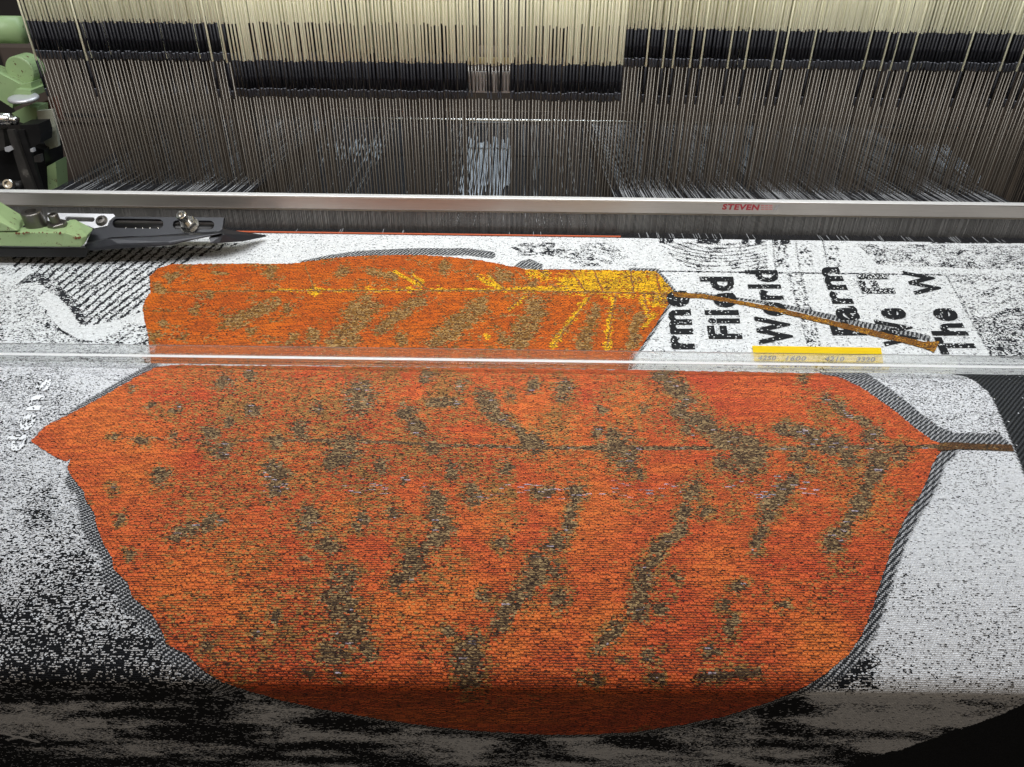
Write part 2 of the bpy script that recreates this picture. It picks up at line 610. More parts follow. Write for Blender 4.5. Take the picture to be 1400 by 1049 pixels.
class Sheet:
    def __init__(self, prof, halfw, du, v0=0.0):
        P = np.array(prof)
        self.P = P
        s = np.concatenate([[0], np.cumsum(np.hypot(*(np.diff(P, axis=0).T)))]) + v0
        self.s = s
        T = np.gradient(P, s, axis=0)
        Nn = np.stack([-T[:, 1], T[:, 0]], 1)      # travel is toward the viewer (-Y): up normal
        Nn = np.where((Nn[:, 1:2] < 0) & (np.abs(T[:, 0:1]) > 0.5), -Nn, Nn)
        Nn = Nn / np.linalg.norm(Nn, axis=1, keepdims=True)
        # outward normal: rotate travel so that for travel -Y it points +Z
        Nn = np.stack([T[:, 1], -T[:, 0]], 1)
        Nn = Nn / np.linalg.norm(Nn, axis=1, keepdims=True)
        self.N = Nn
        self.u = np.arange(-halfw, halfw + du / 2, du)
        self.nu = len(self.u)
        self.nv = len(s)

    def pos(self, u, v, off=0.0):
        Y = np.interp(v, self.s, self.P[:, 0])
        Z = np.interp(v, self.s, self.P[:, 1])
        if np.any(off):
            Y = Y + off * np.interp(v, self.s, self.N[:, 0])
            Z = Z + off * np.interp(v, self.s, self.N[:, 1])
        return np.stack([u, Y, Z], 1)

    def grid(self):
        U, V = np.meshgrid(self.u, self.s)
        return U.ravel(), V.ravel()

    def quads(self):
        i = np.arange((self.nv - 1) * self.nu).reshape(self.nv - 1, self.nu)[:, :-1].ravel()
        return np.stack([i, i + self.nu, i + self.nu + 1, i + 1], 1)


def np_mesh(name, co, faces, u, v, attrs, mat, parent):
    """faces: list of (k,3|4) arrays"""
    me = bpy.data.meshes.new(name)
    loops = np.concatenate([f.ravel() for f in faces]).astype(np.int32)
    tot = np.concatenate([np.full(len(f), f.shape[1]) for f in faces]).astype(np.int32)
    st = np.concatenate([[0], np.cumsum(tot)[:-1]]).astype(np.int32)
    me.vertices.add(len(co))
    me.vertices.foreach_set('co', co.astype(np.float32).ravel())
    me.loops.add(len(loops))
    me.loops.foreach_set('vertex_index', loops)
    me.polygons.add(len(tot))
    me.polygons.foreach_set('loop_start', st)
    me.polygons.foreach_set('loop_total', tot)
    me.polygons.foreach_set('use_smooth', np.ones(len(tot), bool))
    uvl = me.uv_layers.new(name='UVMap')
    uvl.data.foreach_set('uv', np.stack([u[loops], v[loops]], 1).astype(np.float32).ravel())
    for k, a in attrs.items():
        at_ = me.attributes.new(k, 'FLOAT', 'POINT')
        at_.data.foreach_set('value', a.astype(np.float32))
    me.update(calc_edges=True)
    me.validate()
    return link(name, me, mat, parent)


def clip_mesh(name, sheet, sdf_fn, attr_fn, off, mat, parent):
    """the part of the sheet where sdf_fn(u,v,px,py) < 0, cut cleanly along the outline"""
    u, v = sheet.grid()
    px, py = proj(sheet.pos(u, v))
    s = sdf_fn(u, v, px, py)
    q = sheet.quads()
    ins = s[q] < 0
    full = q[ins.all(1)]
    part = q[ins.any(1) & ~ins.all(1)]
    nu, nv_, tris = [], [], []
    base = len(u)
    cache = {}

    def cut(a, b):
        k = (a, b) if a < b else (b, a)
        if k not in cache:
            t = s[a] / (s[a] - s[b])
            cache[k] = base + len(nu)
            nu.append(u[a] + (u[b] - u[a]) * t)
            nv_.append(v[a] + (v[b] - v[a]) * t)
        return cache[k]
    for c in part.tolist():
        for tr in ((c[0], c[1], c[2]), (c[0], c[2], c[3])):
            out = []
            for i in range(3):
                a, b = tr[i], tr[(i + 1) % 3]
                if s[a] < 0:
                    out.append(a)
                if (s[a] < 0) != (s[b] < 0):
                    out.append(cut(a, b))
            for i in range(1, len(out) - 1):
                tris.append((out[0], out[i], out[i + 1]))
    U = np.concatenate([u, nu])
    V = np.concatenate([v, nv_])
    tris = np.array(tris, dtype=np.int64).reshape(-1, 3)
    used = np.unique(np.concatenate([full.ravel(), tris.ravel()]))
    mp = np.full(len(U), -1)
    mp[used] = np.arange(len(used))
    U = U[used]
    V = V[used]
    P = sheet.pos(U, V, off)
    px, py = proj(sheet.pos(U, V))
    faces = [mp[full]]
    if len(tris):
        faces.append(mp[tris])
    return np_mesh(name, P, faces, U, V, attr_fn(U, V, px, py), mat, parent)


cloth = thing('woven_cloth', 'wide jacquard cloth with two orange leaves on a black and white printed-page ground',
              'fabric', (0, 0.5, 0))
COFF = Vector((0, -0.5, 0))


def into(parent, o):
    """keep world placement under a parent that sits at its own location"""
    loc = Vector((0, 0, 0))
    p = parent
    while p is not None:
        loc += Vector(p.location)
        p = p.parent
    o.location = -loc
    return o


back = Sheet(back_prof, 0.74, 0.0014)
front = Sheet(front_prof, 0.56, 0.0013, v0=back.s[-1])

# ---- outlines (photograph pixels, laid onto the cloth)
LEAF2 = [(42, 604), (62, 583), (85, 572), (110, 559), (140, 543), (165, 528), (190, 514), (212, 503), (235, 499.5), (460, 501.5),
         (700, 504), (900, 507), (1118, 511), (1128, 513), (1150, 517), (1175, 529), (1200, 546), (1225, 564), (1250, 585), (1272, 601), (1290, 609),
         (1292, 614), (1283, 621), (1275, 634), (1268, 655), (1256, 680), (1242, 700), (1222, 741), (1208, 782), (1194, 827),
         (1180, 865), (1160, 895), (1126, 923), (1091, 943), (1057, 957), (989, 979), (920, 992), (861, 1001), (776, 1004),
         (724, 1003), (642, 998), (553, 988), (446, 970), (394, 959), (343, 945), (295, 928), (274, 913), (254, 893),
         (228, 882), (223, 865), (206, 837), (182, 817), (175, 797), (156, 780), (154, 765), (139, 738), (132, 717),
         (128, 700), (118, 686), (115, 673), (100, 655), (92, 641), (95, 633), (99, 626), (91, 631), (80, 628), (60, 616)]
STEM2 = [(1286, 606), (1310, 606), (1340, 608), (1383, 609), (1386, 618), (1340, 616), (1310, 615), (1292, 617), (1280, 618)]
DARK_R = [(1296, 470), (1298, 511), (1321, 515.6), (1336, 523), (1350, 536), (1357, 546), (1367, 568), (1379, 596), (1389, 620), (1400, 650),
          (1450, 770), (1700, 900), (1700, 470)]
DROP_BLACK = [(1700, 900), (1400, 962), (1360, 980), (1330, 991), (1290, 1005), (1250, 1018), (1200, 1034), (1150, 1050),
              (1050, 1075), (1000, 1400), (2000, 1400)]
B2 = [(345, 515, 9), (307, 526, 12), (493, 546, 20), (507, 525, 6), (553, 562, 572, 590, 9), (586, 553, 625, 551, 6),
      (662, 543, 683, 572, 9), (683, 572, 729, 605, 5), (729, 606, 14), (768, 534, 12), (729, 526, 8), (632, 526, 8),
      (586, 514, 8), (847, 612, 20), (854, 630, 14), (875, 648, 5), (593, 612, 12), (471, 616, 19), (457, 632, 10),
      (735, 676, 752, 672, 5), (788, 672, 780, 725, 6), (789, 669, 9), (650, 676, 10), (593, 684, 12), (600, 690, 606, 722, 12),
      (608, 727, 560, 770, 8), (564, 766, 15), (560, 770, 548, 797, 11), (500, 709, 8), (486, 723, 6), (621, 641, 10),
      (761, 744, 11), (689, 744, 9), (739, 766, 732, 791, 13), (732, 791, 700, 823, 11), (700, 823, 680, 856, 9),
      (642, 905, 16), (638, 926, 16), (642, 880, 12), (662, 820, 9), (765, 820, 10), (882, 784, 873, 838, 12),
      (932, 726, 904, 748, 6), (904, 748, 882, 784, 8), (907, 830, 10), (925, 791, 6), (905, 515, 940, 547, 9),
      (930, 563, 985, 595, 9), (985, 595, 1030, 612, 13), (1020, 624, 22), (985, 635, 10), (1070, 587, 1115, 600, 9),
      (1132, 548, 1182, 580, 7), (1100, 519, 5), (1195, 598, 11), (1140, 608, 12), (1160, 626, 12), (1204, 630, 15), (1230, 620, 10),
      (1200, 640, 1172, 690, 8), (1182, 684, 10), (1178, 692, 1140, 742, 8), (1140, 744, 11), (1080, 660, 1060, 690, 10),
      (1050, 690, 1046, 705, 9), (1041, 725, 1032, 752, 6), (950, 668, 12), (938, 690, 925, 728, 6), (964, 702, 7),
      (1075, 828, 5), (986, 827, 7), (1003, 848, 6), (999, 861, 7), (975, 892, 10), (960, 930, 1035, 920, 5),
      (845, 855, 820, 887, 7), (813, 926, 7), (789, 926, 5), (892, 895, 9), (899, 926, 7), (851, 902, 5),
      (240, 735, 300, 710, 6), (264, 727, 9), (178, 758, 5), (418, 769, 6), (465, 825, 22), (482, 866, 22), (452, 893, 16),
      (500, 890, 12), (377, 847, 9), (346, 871, 6), (285, 885, 8), (418, 921, 5), (459, 926, 6), (165, 710, 5), (286, 594, 10),
      (304, 616, 11), (221, 651, 10), (375, 648, 14), (375, 673, 12), (243, 559, 6), (179, 534, 4), (314, 576, 7),
      (379, 605, 9), (193, 603, 5), (159, 596, 4), (236, 601, 5), (447, 748, 12), (422, 709, 14), (430, 560, 8), (410, 590, 10),
      (345, 560, 8), (120, 690, 4), (150, 670, 4), (470, 790, 14), (540, 700, 8), (520, 640, 9), (555, 655, 7), (690, 640, 8),
      (205, 556, 4), (760, 780, 8), (610, 860, 8), (1010, 800, 7), (1110, 640, 7), (1090, 620, 10), (940, 590, 7),
      (820, 560, 6), (880, 560, 6), (700, 540, 6), (820, 590, 7)]
G2 = [(430, 570, 60), (330, 560, 45), (300, 600, 40), (500, 660, 45), (560, 620, 40), (640, 640, 30), (440, 730, 30),
      (560, 740, 28), (480, 850, 40), (380, 860, 30), (290, 885, 22), (640, 880, 28), (750, 770, 24), (880, 800, 26),
      (1020, 640, 38), (1060, 690, 24), (1190, 640, 30), (1150, 730, 18), (850, 590, 30), (760, 580, 26), (950, 560, 30),
      (1130, 560, 22), (610, 530, 30), (230, 560, 24), (380, 660, 30), (980, 870, 18), (1000, 925, 14), (720, 830, 18), (600, 700, 30),
      (540, 520, 26), (440, 640, 36), (1000, 700, 20), (1090, 600, 30), (680, 670, 26)]
L2 = [(310, 790, 60), (330, 830, 40), (250, 800, 40), (740, 590, 50), (680, 700, 35), (800, 690, 50), (560, 850, 50),
      (620, 800, 40), (830, 850, 40), (130, 580, 60), (190, 620, 50), (860, 560, 30), (700, 890, 30), (1190, 690, 30),
      (560, 860, 50), (980, 780, 40), (1120, 880, 40), (470, 700, 22), (740, 850, 30)]
MID2 = [(150, 598), (300, 603), (480, 603), (600, 609), (700, 612), (850, 614), (1000, 613), (1100, 614), (1200, 612), (1290, 611)]


def leaf2_sdf(u, v, px, py):
    s = poly_sdf(px, py, LEAF2)
    return s + 1.6 * (_h(np.floor(v / 0.00152), np.floor(u / 0.0036), 3) - 0.5)


def leaf2_attr(u, v, px, py):
    w1 = (fbm(u * 70, v * 95, 5, 4) - 0.5)
    w2 = (fbm(u * 180, v * 260, 15, 3) - 0.5)
    wx = px + 22 * w1 + 10 * w2
    wy = py + 16 * (fbm(u * 70, v * 95, 25, 4) - 0.5) + 8 * w2
    b = blobs(wx, wy, [(*q[:-1], q[-1] * 1.12 + 0.5) for q in B2], 3)
    b = b * (0.55 + 0.9 * fbm(u * 120, v * 150, 45, 3))
    g = blobs(wx + 12 * w1, wy, G2, 3) * (0.25 + 0.95 * fbm(u * 55, v * 70, 35, 4))
    bh = blobs(wx, wy, [(*s[:-1], s[-1] * 1.8 + 4) for s in B2], 3)
    n_ = fbm(u * 40, v * 40, 195, 3)
    zone = sstep(0.42, 0.64, fbm(u * 24 + 5, v * 34, 165, 4) + 0.10 * sstep(600, 300, px) - 0.08 * sstep(780, 900, py) - 0.12 * sstep(600, 820, px))
    g = np.maximum(0.95 * g, 0.85 * bh * (0.35 + fbm(u * 100, v * 120, 65, 3)))
    g = np.maximum(g * sstep(0.22, 0.5, g), 0.42 * zone * (0.5 + fbm(u * 80, v * 100, 175, 3)) * sstep(150, 300, px + 60 * (n_ - 0.5)))
    dm = line_dist(px, py + 1.5 * w2, MID2)
    thin = 1 - sstep(1.4, 3.0 + 1.0 * (px > 700), dm)
    b = np.maximum(b, thin * np.where(px > 360, 1.0, 0.5) * (0.62 + 0.7 * fbm(u * 60, v * 8, 75, 2)))
    l = 0.36 + 0.50 * blobs(wx, wy, L2, 10) + 0.70 * (fbm(u * 18, v * 34, 55, 4) - 0.5) + 0.3 * (vnoise(u * 6, v * 420, 85) - 0.5)
    pl = 0.09 * np.exp(-((py - 672) / 14) ** 2) * sstep(0.5, 0.62, fbm(u * 30, v * 60, 95, 3)) * ((px > 360) & (px < 1120))
    pl = pl + 0.02 * sstep(0.5, 0.9, b)
    return dict(brown=np.clip(b, 0, 0.92), gold=np.clip(g, 0, 0.85), light=np.clip(l, 0, 1), pale=pl)


def front_ground_attr(u, v, px, py):
    n1 = fbm(u * 30, v * 42, 101, 5)
    n2 = fbm(u * 110, v * 150, 111, 4)
    D = np.full(u.shape, 0.18)
    # left page: grey, growing dark toward the lower left
    left = px < 640
    dl = 0.31 + 0.18 * sstep(620, 780, py) + 0.17 * sstep(790, 900, py) + 0.16 * sstep(890, 930, py) + 0.42 * (n1 - 0.5) + 0.26 * (n2 - 0.5)
    dl += 0.13 * blobs(px + 60 * (n1 - 0.5), py + 40 * (n2 - 0.5), [(130, 815, 40), (60, 845, 50), (190, 880, 40), (60, 705, 26), (100, 760, 18)], 5)
    dl -= 0.18 * blobs(px, py, [(190, 905, 250, 925, 16), (190, 905, 250, 925, 14), (100, 720, 26), (20, 730, 30), (110, 520, 170, 560, 22)], 5) * (py < 935)
    dl = np.clip(dl, 0.06, 0.95)
    D = np.where(left, dl, D)
    # right page: nearly white
    dr = 0.12 + 0.15 * sstep(650, 600, py) + 0.20 * (n1 - 0.5) + 0.08 * (n2 - 0.5)
    dr += 0.62 * blobs(px + 40 * (n1 - 0.5), py + 14 * (n2 - 0.5), [(1182, 912, 1105, 965, 18), (1150, 945, 22), (1190, 930, 12)], 4)
    D = np.where(left, D, np.maximum(dr, 0.05))
    # printed page on the strip hidden behind the crown of the beam
    hid = py < 503 + 0.0115 * (px - 700) - 1.0
    hp = np.clip(0.45 + 3.2 * (vnoise(px / 46, px * 0 + 3.3, 151) - 0.52), 0, 1)
    D = np.where(hid & (px > 205) & (px < 1300), np.clip(hp + 0.9 * (n2 - 0.5), 0.05, 0.95), D)
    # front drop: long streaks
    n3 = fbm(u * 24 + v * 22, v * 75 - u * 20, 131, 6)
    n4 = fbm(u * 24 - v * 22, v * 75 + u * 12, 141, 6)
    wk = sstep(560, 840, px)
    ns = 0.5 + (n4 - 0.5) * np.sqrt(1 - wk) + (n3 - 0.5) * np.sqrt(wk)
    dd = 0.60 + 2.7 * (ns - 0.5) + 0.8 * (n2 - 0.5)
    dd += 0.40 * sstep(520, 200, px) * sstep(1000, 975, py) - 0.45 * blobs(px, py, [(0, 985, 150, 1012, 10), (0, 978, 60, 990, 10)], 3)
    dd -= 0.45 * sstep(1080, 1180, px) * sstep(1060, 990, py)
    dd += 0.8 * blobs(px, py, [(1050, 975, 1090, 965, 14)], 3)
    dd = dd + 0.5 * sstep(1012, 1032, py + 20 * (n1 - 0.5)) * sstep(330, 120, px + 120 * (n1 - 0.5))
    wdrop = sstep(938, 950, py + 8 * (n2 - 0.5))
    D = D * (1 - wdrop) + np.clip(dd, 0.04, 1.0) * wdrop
    # white cross mark and a slanted mark near the lower left edge
    mk = np.minimum(line_dist(px, py, [(0, 1002), (54, 1015)]), line_dist(px, py, [(10, 1012), (40, 1003)]))
    D = np.where(mk < 1.4, 0.0, D)
    s = poly_sdf(px, py, LEAF2)
    # grey twill outline, of changing width
    w = np.full(u.shape, 5.0)
    w = np.where((px < 320) & (py > 630), (10 + 14 * vnoise(px / 40, py / 40, 7)) * sstep(642, 668, py), w)
    w = np.where((px < 130) & (py <= 645) & (py > 604), 0.0, w)
    w = np.where((px < 240) & (py < 610), 7.0 * sstep(60, 130, px), w)
    w = np.where((px > 1090) & (py > 612), 13.0 * sstep(960, 930, py) + 4, w)
    w = np.where((px > 1100) & (py <= 612), 21.0, w)
    w = np.where((py < 560) & (px < 1120) & (px > 215), 0.0, w)
    w = np.where(hid, 0.0, w)
    band = (s < w).astype(float)
    band = np.maximum(band, ((px > 1285) & (px < 1384) & (py > 592) & (py < 611) & (px + py * 0.0 < 1366 + (py - 592) * 1.0)).astype(float))
    tw = (poly_sdf(px, py, DARK_R) < 0).astype(float)
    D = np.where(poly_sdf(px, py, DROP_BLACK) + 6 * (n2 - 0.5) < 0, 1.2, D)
    hem = line_dist(px, py, [(1384, 612), (1400, 650), (1420, 700)])
    return dict(dark=np.clip(D, 0, 1.2), band=band, twill=tw)


# ---- far (flat) stretch
LEAF1 = [(205, 378), (215, 368), (235, 362), (300, 361), (400, 361), (440, 355), (480, 351), (520, 349.5), (570, 349), (620, 352),
         (660, 357), (690, 363), (722, 369), (800, 369.5), (897, 371), (905, 380), (920, 398), (923, 403), (915, 415), (905, 430),
         (895, 447), (880, 470), (873, 480), (860, 500), (845, 560), (212, 560), (206, 490), (203, 462), (198, 440), (195, 422), (199, 409),
         (206, 401), (205, 390)]
STEM1 = [(918, 400), (960, 403), (1000, 410), (1060, 421), (1120, 435), (1180, 449), (1240, 463), (1262, 468), (1284, 468), (1277, 483),
         (1262, 477), (1240, 471), (1180, 457), (1120, 442), (1060, 427), (1000, 415), (960, 409), (922, 407)]
B1 = [(366, 371, 10), (466, 371, 9), (510, 372, 535, 378, 8), (609, 366, 9), (689, 377, 10), (320, 440, 372, 417, 9),
      (394, 420, 8), (471, 466, 500, 420, 18), (500, 430, 14), (566, 414, 520, 450, 10), (600, 466, 657, 420, 15), (640, 440, 12),
      (269, 423, 9), (309, 440, 10), (735, 420, 710, 470, 16), (812, 424, 800, 470, 10), (874, 434, 868, 470, 9), (656, 426, 10),
      (430, 460, 12), (550, 465, 10), (235, 378, 7), (215, 395, 8), (212, 460, 8), (375, 412, 6), (340, 455, 7), (280, 405, 6),
      (690, 465, 9), (770, 460, 6), (400, 466, 8), (250, 460, 7), (225, 440, 6), (726, 390, 7), (300, 372, 5), (575, 400, 6)]
Y1 = [(800, 382, 905, 386, 17), (775, 388, 860, 394, 12), (728, 374, 8), (745, 378, 7), (700, 396, 790, 396, 4), (900, 408, 12), (885, 400, 10), (655, 380, 690, 398, 3.5),
      (668, 376, 680, 392, 3), (562, 376, 576, 386, 2.5), (540, 372, 575, 392, 2), (700, 396, 920, 398, 3), (360, 398, 700, 397, 1.6),
      (800, 412, 755, 474, 4), (838, 408, 830, 474, 4), (878, 408, 887, 432, 4), (718, 407, 696, 422, 3), (665, 460, 3), (880, 447, 895, 430, 3), (430, 398, 6), (505, 397, 4), (560, 397, 4), (600, 396, 4)]
V1 = [[(210, 400), (370, 398), (520, 398), (700, 398), (820, 400), (925, 403)], [(668, 374), (692, 398)], [(704, 369), (728, 392)],
      [(780, 370), (800, 398)], [(812, 370), (824, 398)], [(862, 370), (866, 400)], [(898, 376), (902, 400)],
      [(810, 404), (756, 474)], [(842, 404), (830, 474)], [(880, 404), (888, 432)], [(716, 404), (694, 424)], [(555, 372), (580, 392)],
      [(418, 366), (430, 398)]]


def leaf1_sdf(u, v, px, py):
    return poly_sdf(px, py, LEAF1) + 1.2 * (_h(np.floor(v / 0.003), np.floor(u / 0.003), 3) - 0.5)


def leaf1_attr(u, v, px, py):
    w1 = fbm(u * 45, v * 50, 205, 4) - 0.5
    w2 = fbm(u * 140, v * 160, 215, 3) - 0.5
    wx = px + 26 * w1 + 10 * w2
    wy = py + 10 * (fbm(u * 45, v * 50, 225, 4) - 0.5) + 4 * w2
    b = blobs(wx, wy, B1, 3) * (0.6 + 0.8 * fbm(u * 90, v * 90, 245, 3))
    g = blobs(px + 8 * w2, py + 4 * w2, Y1, 2) * (0.7 + 0.7 * fbm(u * 90, v * 90, 235, 3))
    vein = np.full(u.shape, 99.0)
    for L in V1:
        vein = np.minimum(vein, line_dist(px + 3 * w2, py, L))
    vb = 1 - sstep(0.5, 1.5, vein)
    b = np.maximum(b * (1 - np.clip(g, 0, 1)), vb * 0.9)
    g = g * (1 - vb)
    b = np.where((b < 0.2) & (fbm(u * 60, v * 60, 275, 4) > 0.60), 0.42, b)
    l = 0.45 + 1.2 * (fbm(u * 30, v * 34, 255, 4) - 0.5)
    return dict(brown=np.clip(b, 0, 0.95), gold=np.clip(g, 0, 0.95), light=np.clip(l, 0, 1))


def far_ground_attr(u, v, px, py):
    n1 = fbm(u * 26, v * 30, 301, 5)
    n2 = fbm(u * 100, v * 110, 311, 3)
    rid = np.abs(fbm(u * 34, v * 40, 321, 4) - 0.5)
    rid2 = np.abs(fbm(u * 60 + v * 30, v * 60, 331, 3) - 0.5)
    D = 0.09 + 0.12 * (n2 - 0.5)
    # --- left: page with hatched band and white ribbon
    L = (px < 215) & (py > 366)
    D = np.where(L, 0.25 + 0.3 * (n2 - 0.5) + 0.2 * (n1 - 0.5), D)
    hat = poly_sdf(px, py, [(15, 345), (330, 332), (262, 355), (205, 398), (190, 428), (150, 440), (117, 446), (96, 416), (77, 399), (51, 381), (22, 380)])
    inh = hat < 0
    ph = (px * 0.62 + py * 0.79 + 2.5 * (n2 - 0.5) + 5 * (n1 - 0.5)) / 8.2
    st = np.abs((ph % 1.0) - 0.5)
    D = np.where(inh, 0.22 + 0.5 * (n2 - 0.5) + 0.85 * (st < 0.17), D)
    db = line_dist(px + 3 * (n2 - 0.5), py, [(20, 384), (51, 379), (77, 395), (96, 413), (112, 438)])
    D = np.where(db < 6, 0.82 - 0.5 * (n2 > 0.6), D)
    wb = line_dist(px, py, [(66, 412), (92, 442), (118, 456), (150, 445), (178, 424), (205, 440)])
    D = np.where((wb < 12) & ~inh & (db > 6), 0.02, D)
    wl = line_dist(px, py, [(0, 382), (18, 384), (36, 370)])
    D = np.where(wl < 7, 0.08, D)
    e = np.minimum(line_dist(px, py, [(80, 450), (108, 466), (125, 468)]), line_dist(px, py, [(160, 468), (185, 450), (200, 446)]))
    D = np.where(e < 1.6, 0.8, D)
    D = np.where(poly_sdf(px, py, [(160, 470), (186, 449), (204, 448), (206, 475), (190, 490)]) < 0, 0.35 + 1.1 * (n2 - 0.5), D)
    D = np.where(line_dist(px, py, [(17, 398), (16, 440), (7, 464)]) < 1.3, 0.0, D)
    D = np.where(blobs(px, py, [(65, 445, 4), (63, 425, 2)], 1) > 0.5, 0.8, D)
    # --- engraved ornament along the top
    top = (py < 369) & (py > 326)
    orn = (poly_sdf(px, py, [(690, 332), (835, 332), (850, 345), (872, 364), (830, 362), (800, 366), (760, 350), (715, 350)]) < 0)
    D = np.where(top & orn, 0.22 + 0.5 * (rid < 0.035) + 0.8 * (n2 - 0.5), D)
    orn2 = (poly_sdf(px, py, [(900, 332), (1048, 330), (1050, 372), (950, 372), (920, 352)]) < 0)
    D = np.where(top & orn2, 0.16 + 0.5 * (np.abs(((py + 0.03 * (px - 985) ** 2 * 0.08 + 8 * n1) / 5.0) % 1 - 0.5) < 0.16) + 0.9 * (n2 - 0.5), D)
    orn3 = (poly_sdf(px, py, [(1172, 334), (1420, 336), (1420, 372), (1300, 366), (1200, 362)]) < 0)
    D = np.where(top & orn3, 0.30 + 0.3 * (rid2 < 0.05) + 0.7 * (n2 - 0.5), D)
    gr = line_dist(px, py, [(410, 362), (450, 354), (490, 348), (560, 344.5), (640, 344.5), (672, 349)])
    gband = (gr < 5.0) & (px > 410) & (px < 690)
    fanp = poly_sdf(px, py, [(700, 366), (712, 357), (725, 354), (742, 362), (742, 369)]) < 0
    gband |= fanp
    # small columns of squiggle writing
    for cx, sl in ((1068, 0.10), (1100, 0.14), (1138, 0.20)):
        cc = cx + (py - 345) * sl
        a = np.abs(px - cc)
        D = np.where(top & (a < 9) & (py > 335) & (py < 366), 0.06 + 0.75 * (vnoise(px / 2.2, py / 2.6, 9) > 0.62), D)
        D = np.where(top & (np.abs(px - cc + 10) < 0.9), 0.7, D)
    for (x0, x1) in ((896, 924), (953, 985), (1014, 1041), (1058, 1080)):
        D = np.where((py < 331.5 + 0.013 * (px - 850) + 3 * (vnoise(px / 4, px / 9, 3) - 0.4)) & (px > x0) & (px < x1) & (vnoise(px / 5, px * 0, 5) > 0.25), 0.97, D)
    D = np.where((py < 333) & (px > 1272), 0.9, D)
    # seam line
    sm = np.abs(py - (368.5 + 0.0135 * (px - 720)))
    D = np.where((sm < 0.9) & (px > 722), 0.75, D)
    # two fine rules with dots between
    for k in (0, 14):
        q = line_dist(px, py, [(1078 + k, 372), (1092 + k * 1.15, 425), (1106 + k * 1.3, 478)])
        D = np.where((q < 0.9) & (n2 > 0.4), 0.7, D)
    mid = np.abs(px - (1085 + (py - 372) * 0.27 + 2))
    D = np.where((mid < 9) & (py > 374) & (D < 0.5), 0.12 + 0.8 * (vnoise(px / 2.5, py / 2.5, 13) > 0.72) + 0.35 * sstep(430, 470, py) * (n2 - 0.3), D)
    # right page
    rp = poly_sdf(px, py, [(1292, 374), (1356, 488), (1500, 500), (1500, 376)]) < 0
    D = np.where(rp, 0.14 + 0.45 * (rid2 < 0.035) + 0.4 * (n2 - 0.5) + 0.5 * (np.abs(((px * 0.5 + py) / 4.2) % 1 - 0.5) < 0.1) * (n1 > 0.45), D)
    D = np.where(rp & (py > 437 + 30 * (n1 - 0.5) - 0.30 * (px - 1340)), 0.58 + 0.8 * (n2 - 0.5), D)
    D = np.where((line_dist(px, py, [(1292, 374), (1356, 488)]) < 0.9), 0.7, D)
    # shade stitches on the upper side of the stem
    shl = line_dist(px, py, [(950, 400), (1060, 416), (1180, 444), (1270, 463)])
    band = gband | ((shl < 1.2 + 3.2 * sstep(940, 1220, px)) & (px > 940) & (px < 1272))
    s1 = poly_sdf(px, py, LEAF1)
    band |= (s1 < 4.0) & (px > 860)
    tw = np.zeros(u.shape)
    return dict(dark=np.clip(D, 0, 1), band=band.astype(float), twill=tw)


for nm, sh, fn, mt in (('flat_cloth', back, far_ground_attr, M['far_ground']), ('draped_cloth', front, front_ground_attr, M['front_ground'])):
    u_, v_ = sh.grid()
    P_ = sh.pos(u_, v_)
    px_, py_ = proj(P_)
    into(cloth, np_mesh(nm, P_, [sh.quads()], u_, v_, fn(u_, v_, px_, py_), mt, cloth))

lf2 = into(cloth, clip_mesh('leaf_motif', front, leaf2_sdf, leaf2_attr, 0.0004, M['front_leaf'], cloth))
lf2['label'] = 'large red-orange woven leaf with taupe mottling on the draped front of the cloth'
lf1 = into(cloth, clip_mesh('leaf_motif', back, leaf1_sdf, leaf1_attr, 0.0004, M['far_leaf'], cloth))
lf1['label'] = 'smaller rust-orange woven leaf with yellow veins on the flat far stretch of cloth'

M['stem'] = leaf_mat('woven_brown_stem', 0.0030, 0.0021, (0.22, 0.085, 0.012), (0.30, 0.12, 0.015), (0.55, 0.26, 0.02), (0.09, 0.05, 0.02),
                     (0.03, 0.015, 0.008), linew=0.3)


def stem_attr(gold):
    def f(u, v, px, py):
        n = fbm(u * 120, v * 120, 405, 3)
        return dict(brown=0.15 + 0 * u, gold=np.clip(gold + 1.2 * (n - 0.5), 0, 1), light=n)
    return f


def no_parent_shift(o):
    o.location = (0, 0, 0)
    return o


st1 = clip_mesh('leaf_stem', back, lambda u, v, px, py: poly_sdf(px, py, STEM1) + 0.6 * (_h(np.floor(u / 0.003), np.floor(v / 0.003), 5) - 0.5),
                stem_attr(0.22), 0.0008, M['stem'], lf1)
M['stem_dark'] = leaf_mat('woven_dark_brown_stem', 0.0030, 0.0018, (0.12, 0.055, 0.022), (0.17, 0.085, 0.03), (0.3, 0.16, 0.04), (0.06, 0.04, 0.02),
                          (0.02, 0.012, 0.008), linew=0.4)
st2 = clip_mesh('leaf_stem', front, lambda u, v, px, py: poly_sdf(px, py, STEM2), stem_attr(0.0), 0.0008, M['stem_dark'], lf2)

# weft pick just beaten in at the fell
bm = bmesh.new()
bm_tube(bm, (at(150, 322, 0.853).x, 0.853, 0.0012), (at(848, 329, 0.853).x, 0.853, 0.0012), 0.0011, 6)
into(cloth, from_bm('weft_pick', bm, simple('orange_weft_yarn', (0.45, 0.09, 0.03), 0.7), cloth))


# ---- woven lettering
def far_pt(px, py):
    return at_plane(px, py, 0.600, -0.0030, math.degrees(math.atan2(fell[1] + 0.0030, fell[0] - 0.600)))


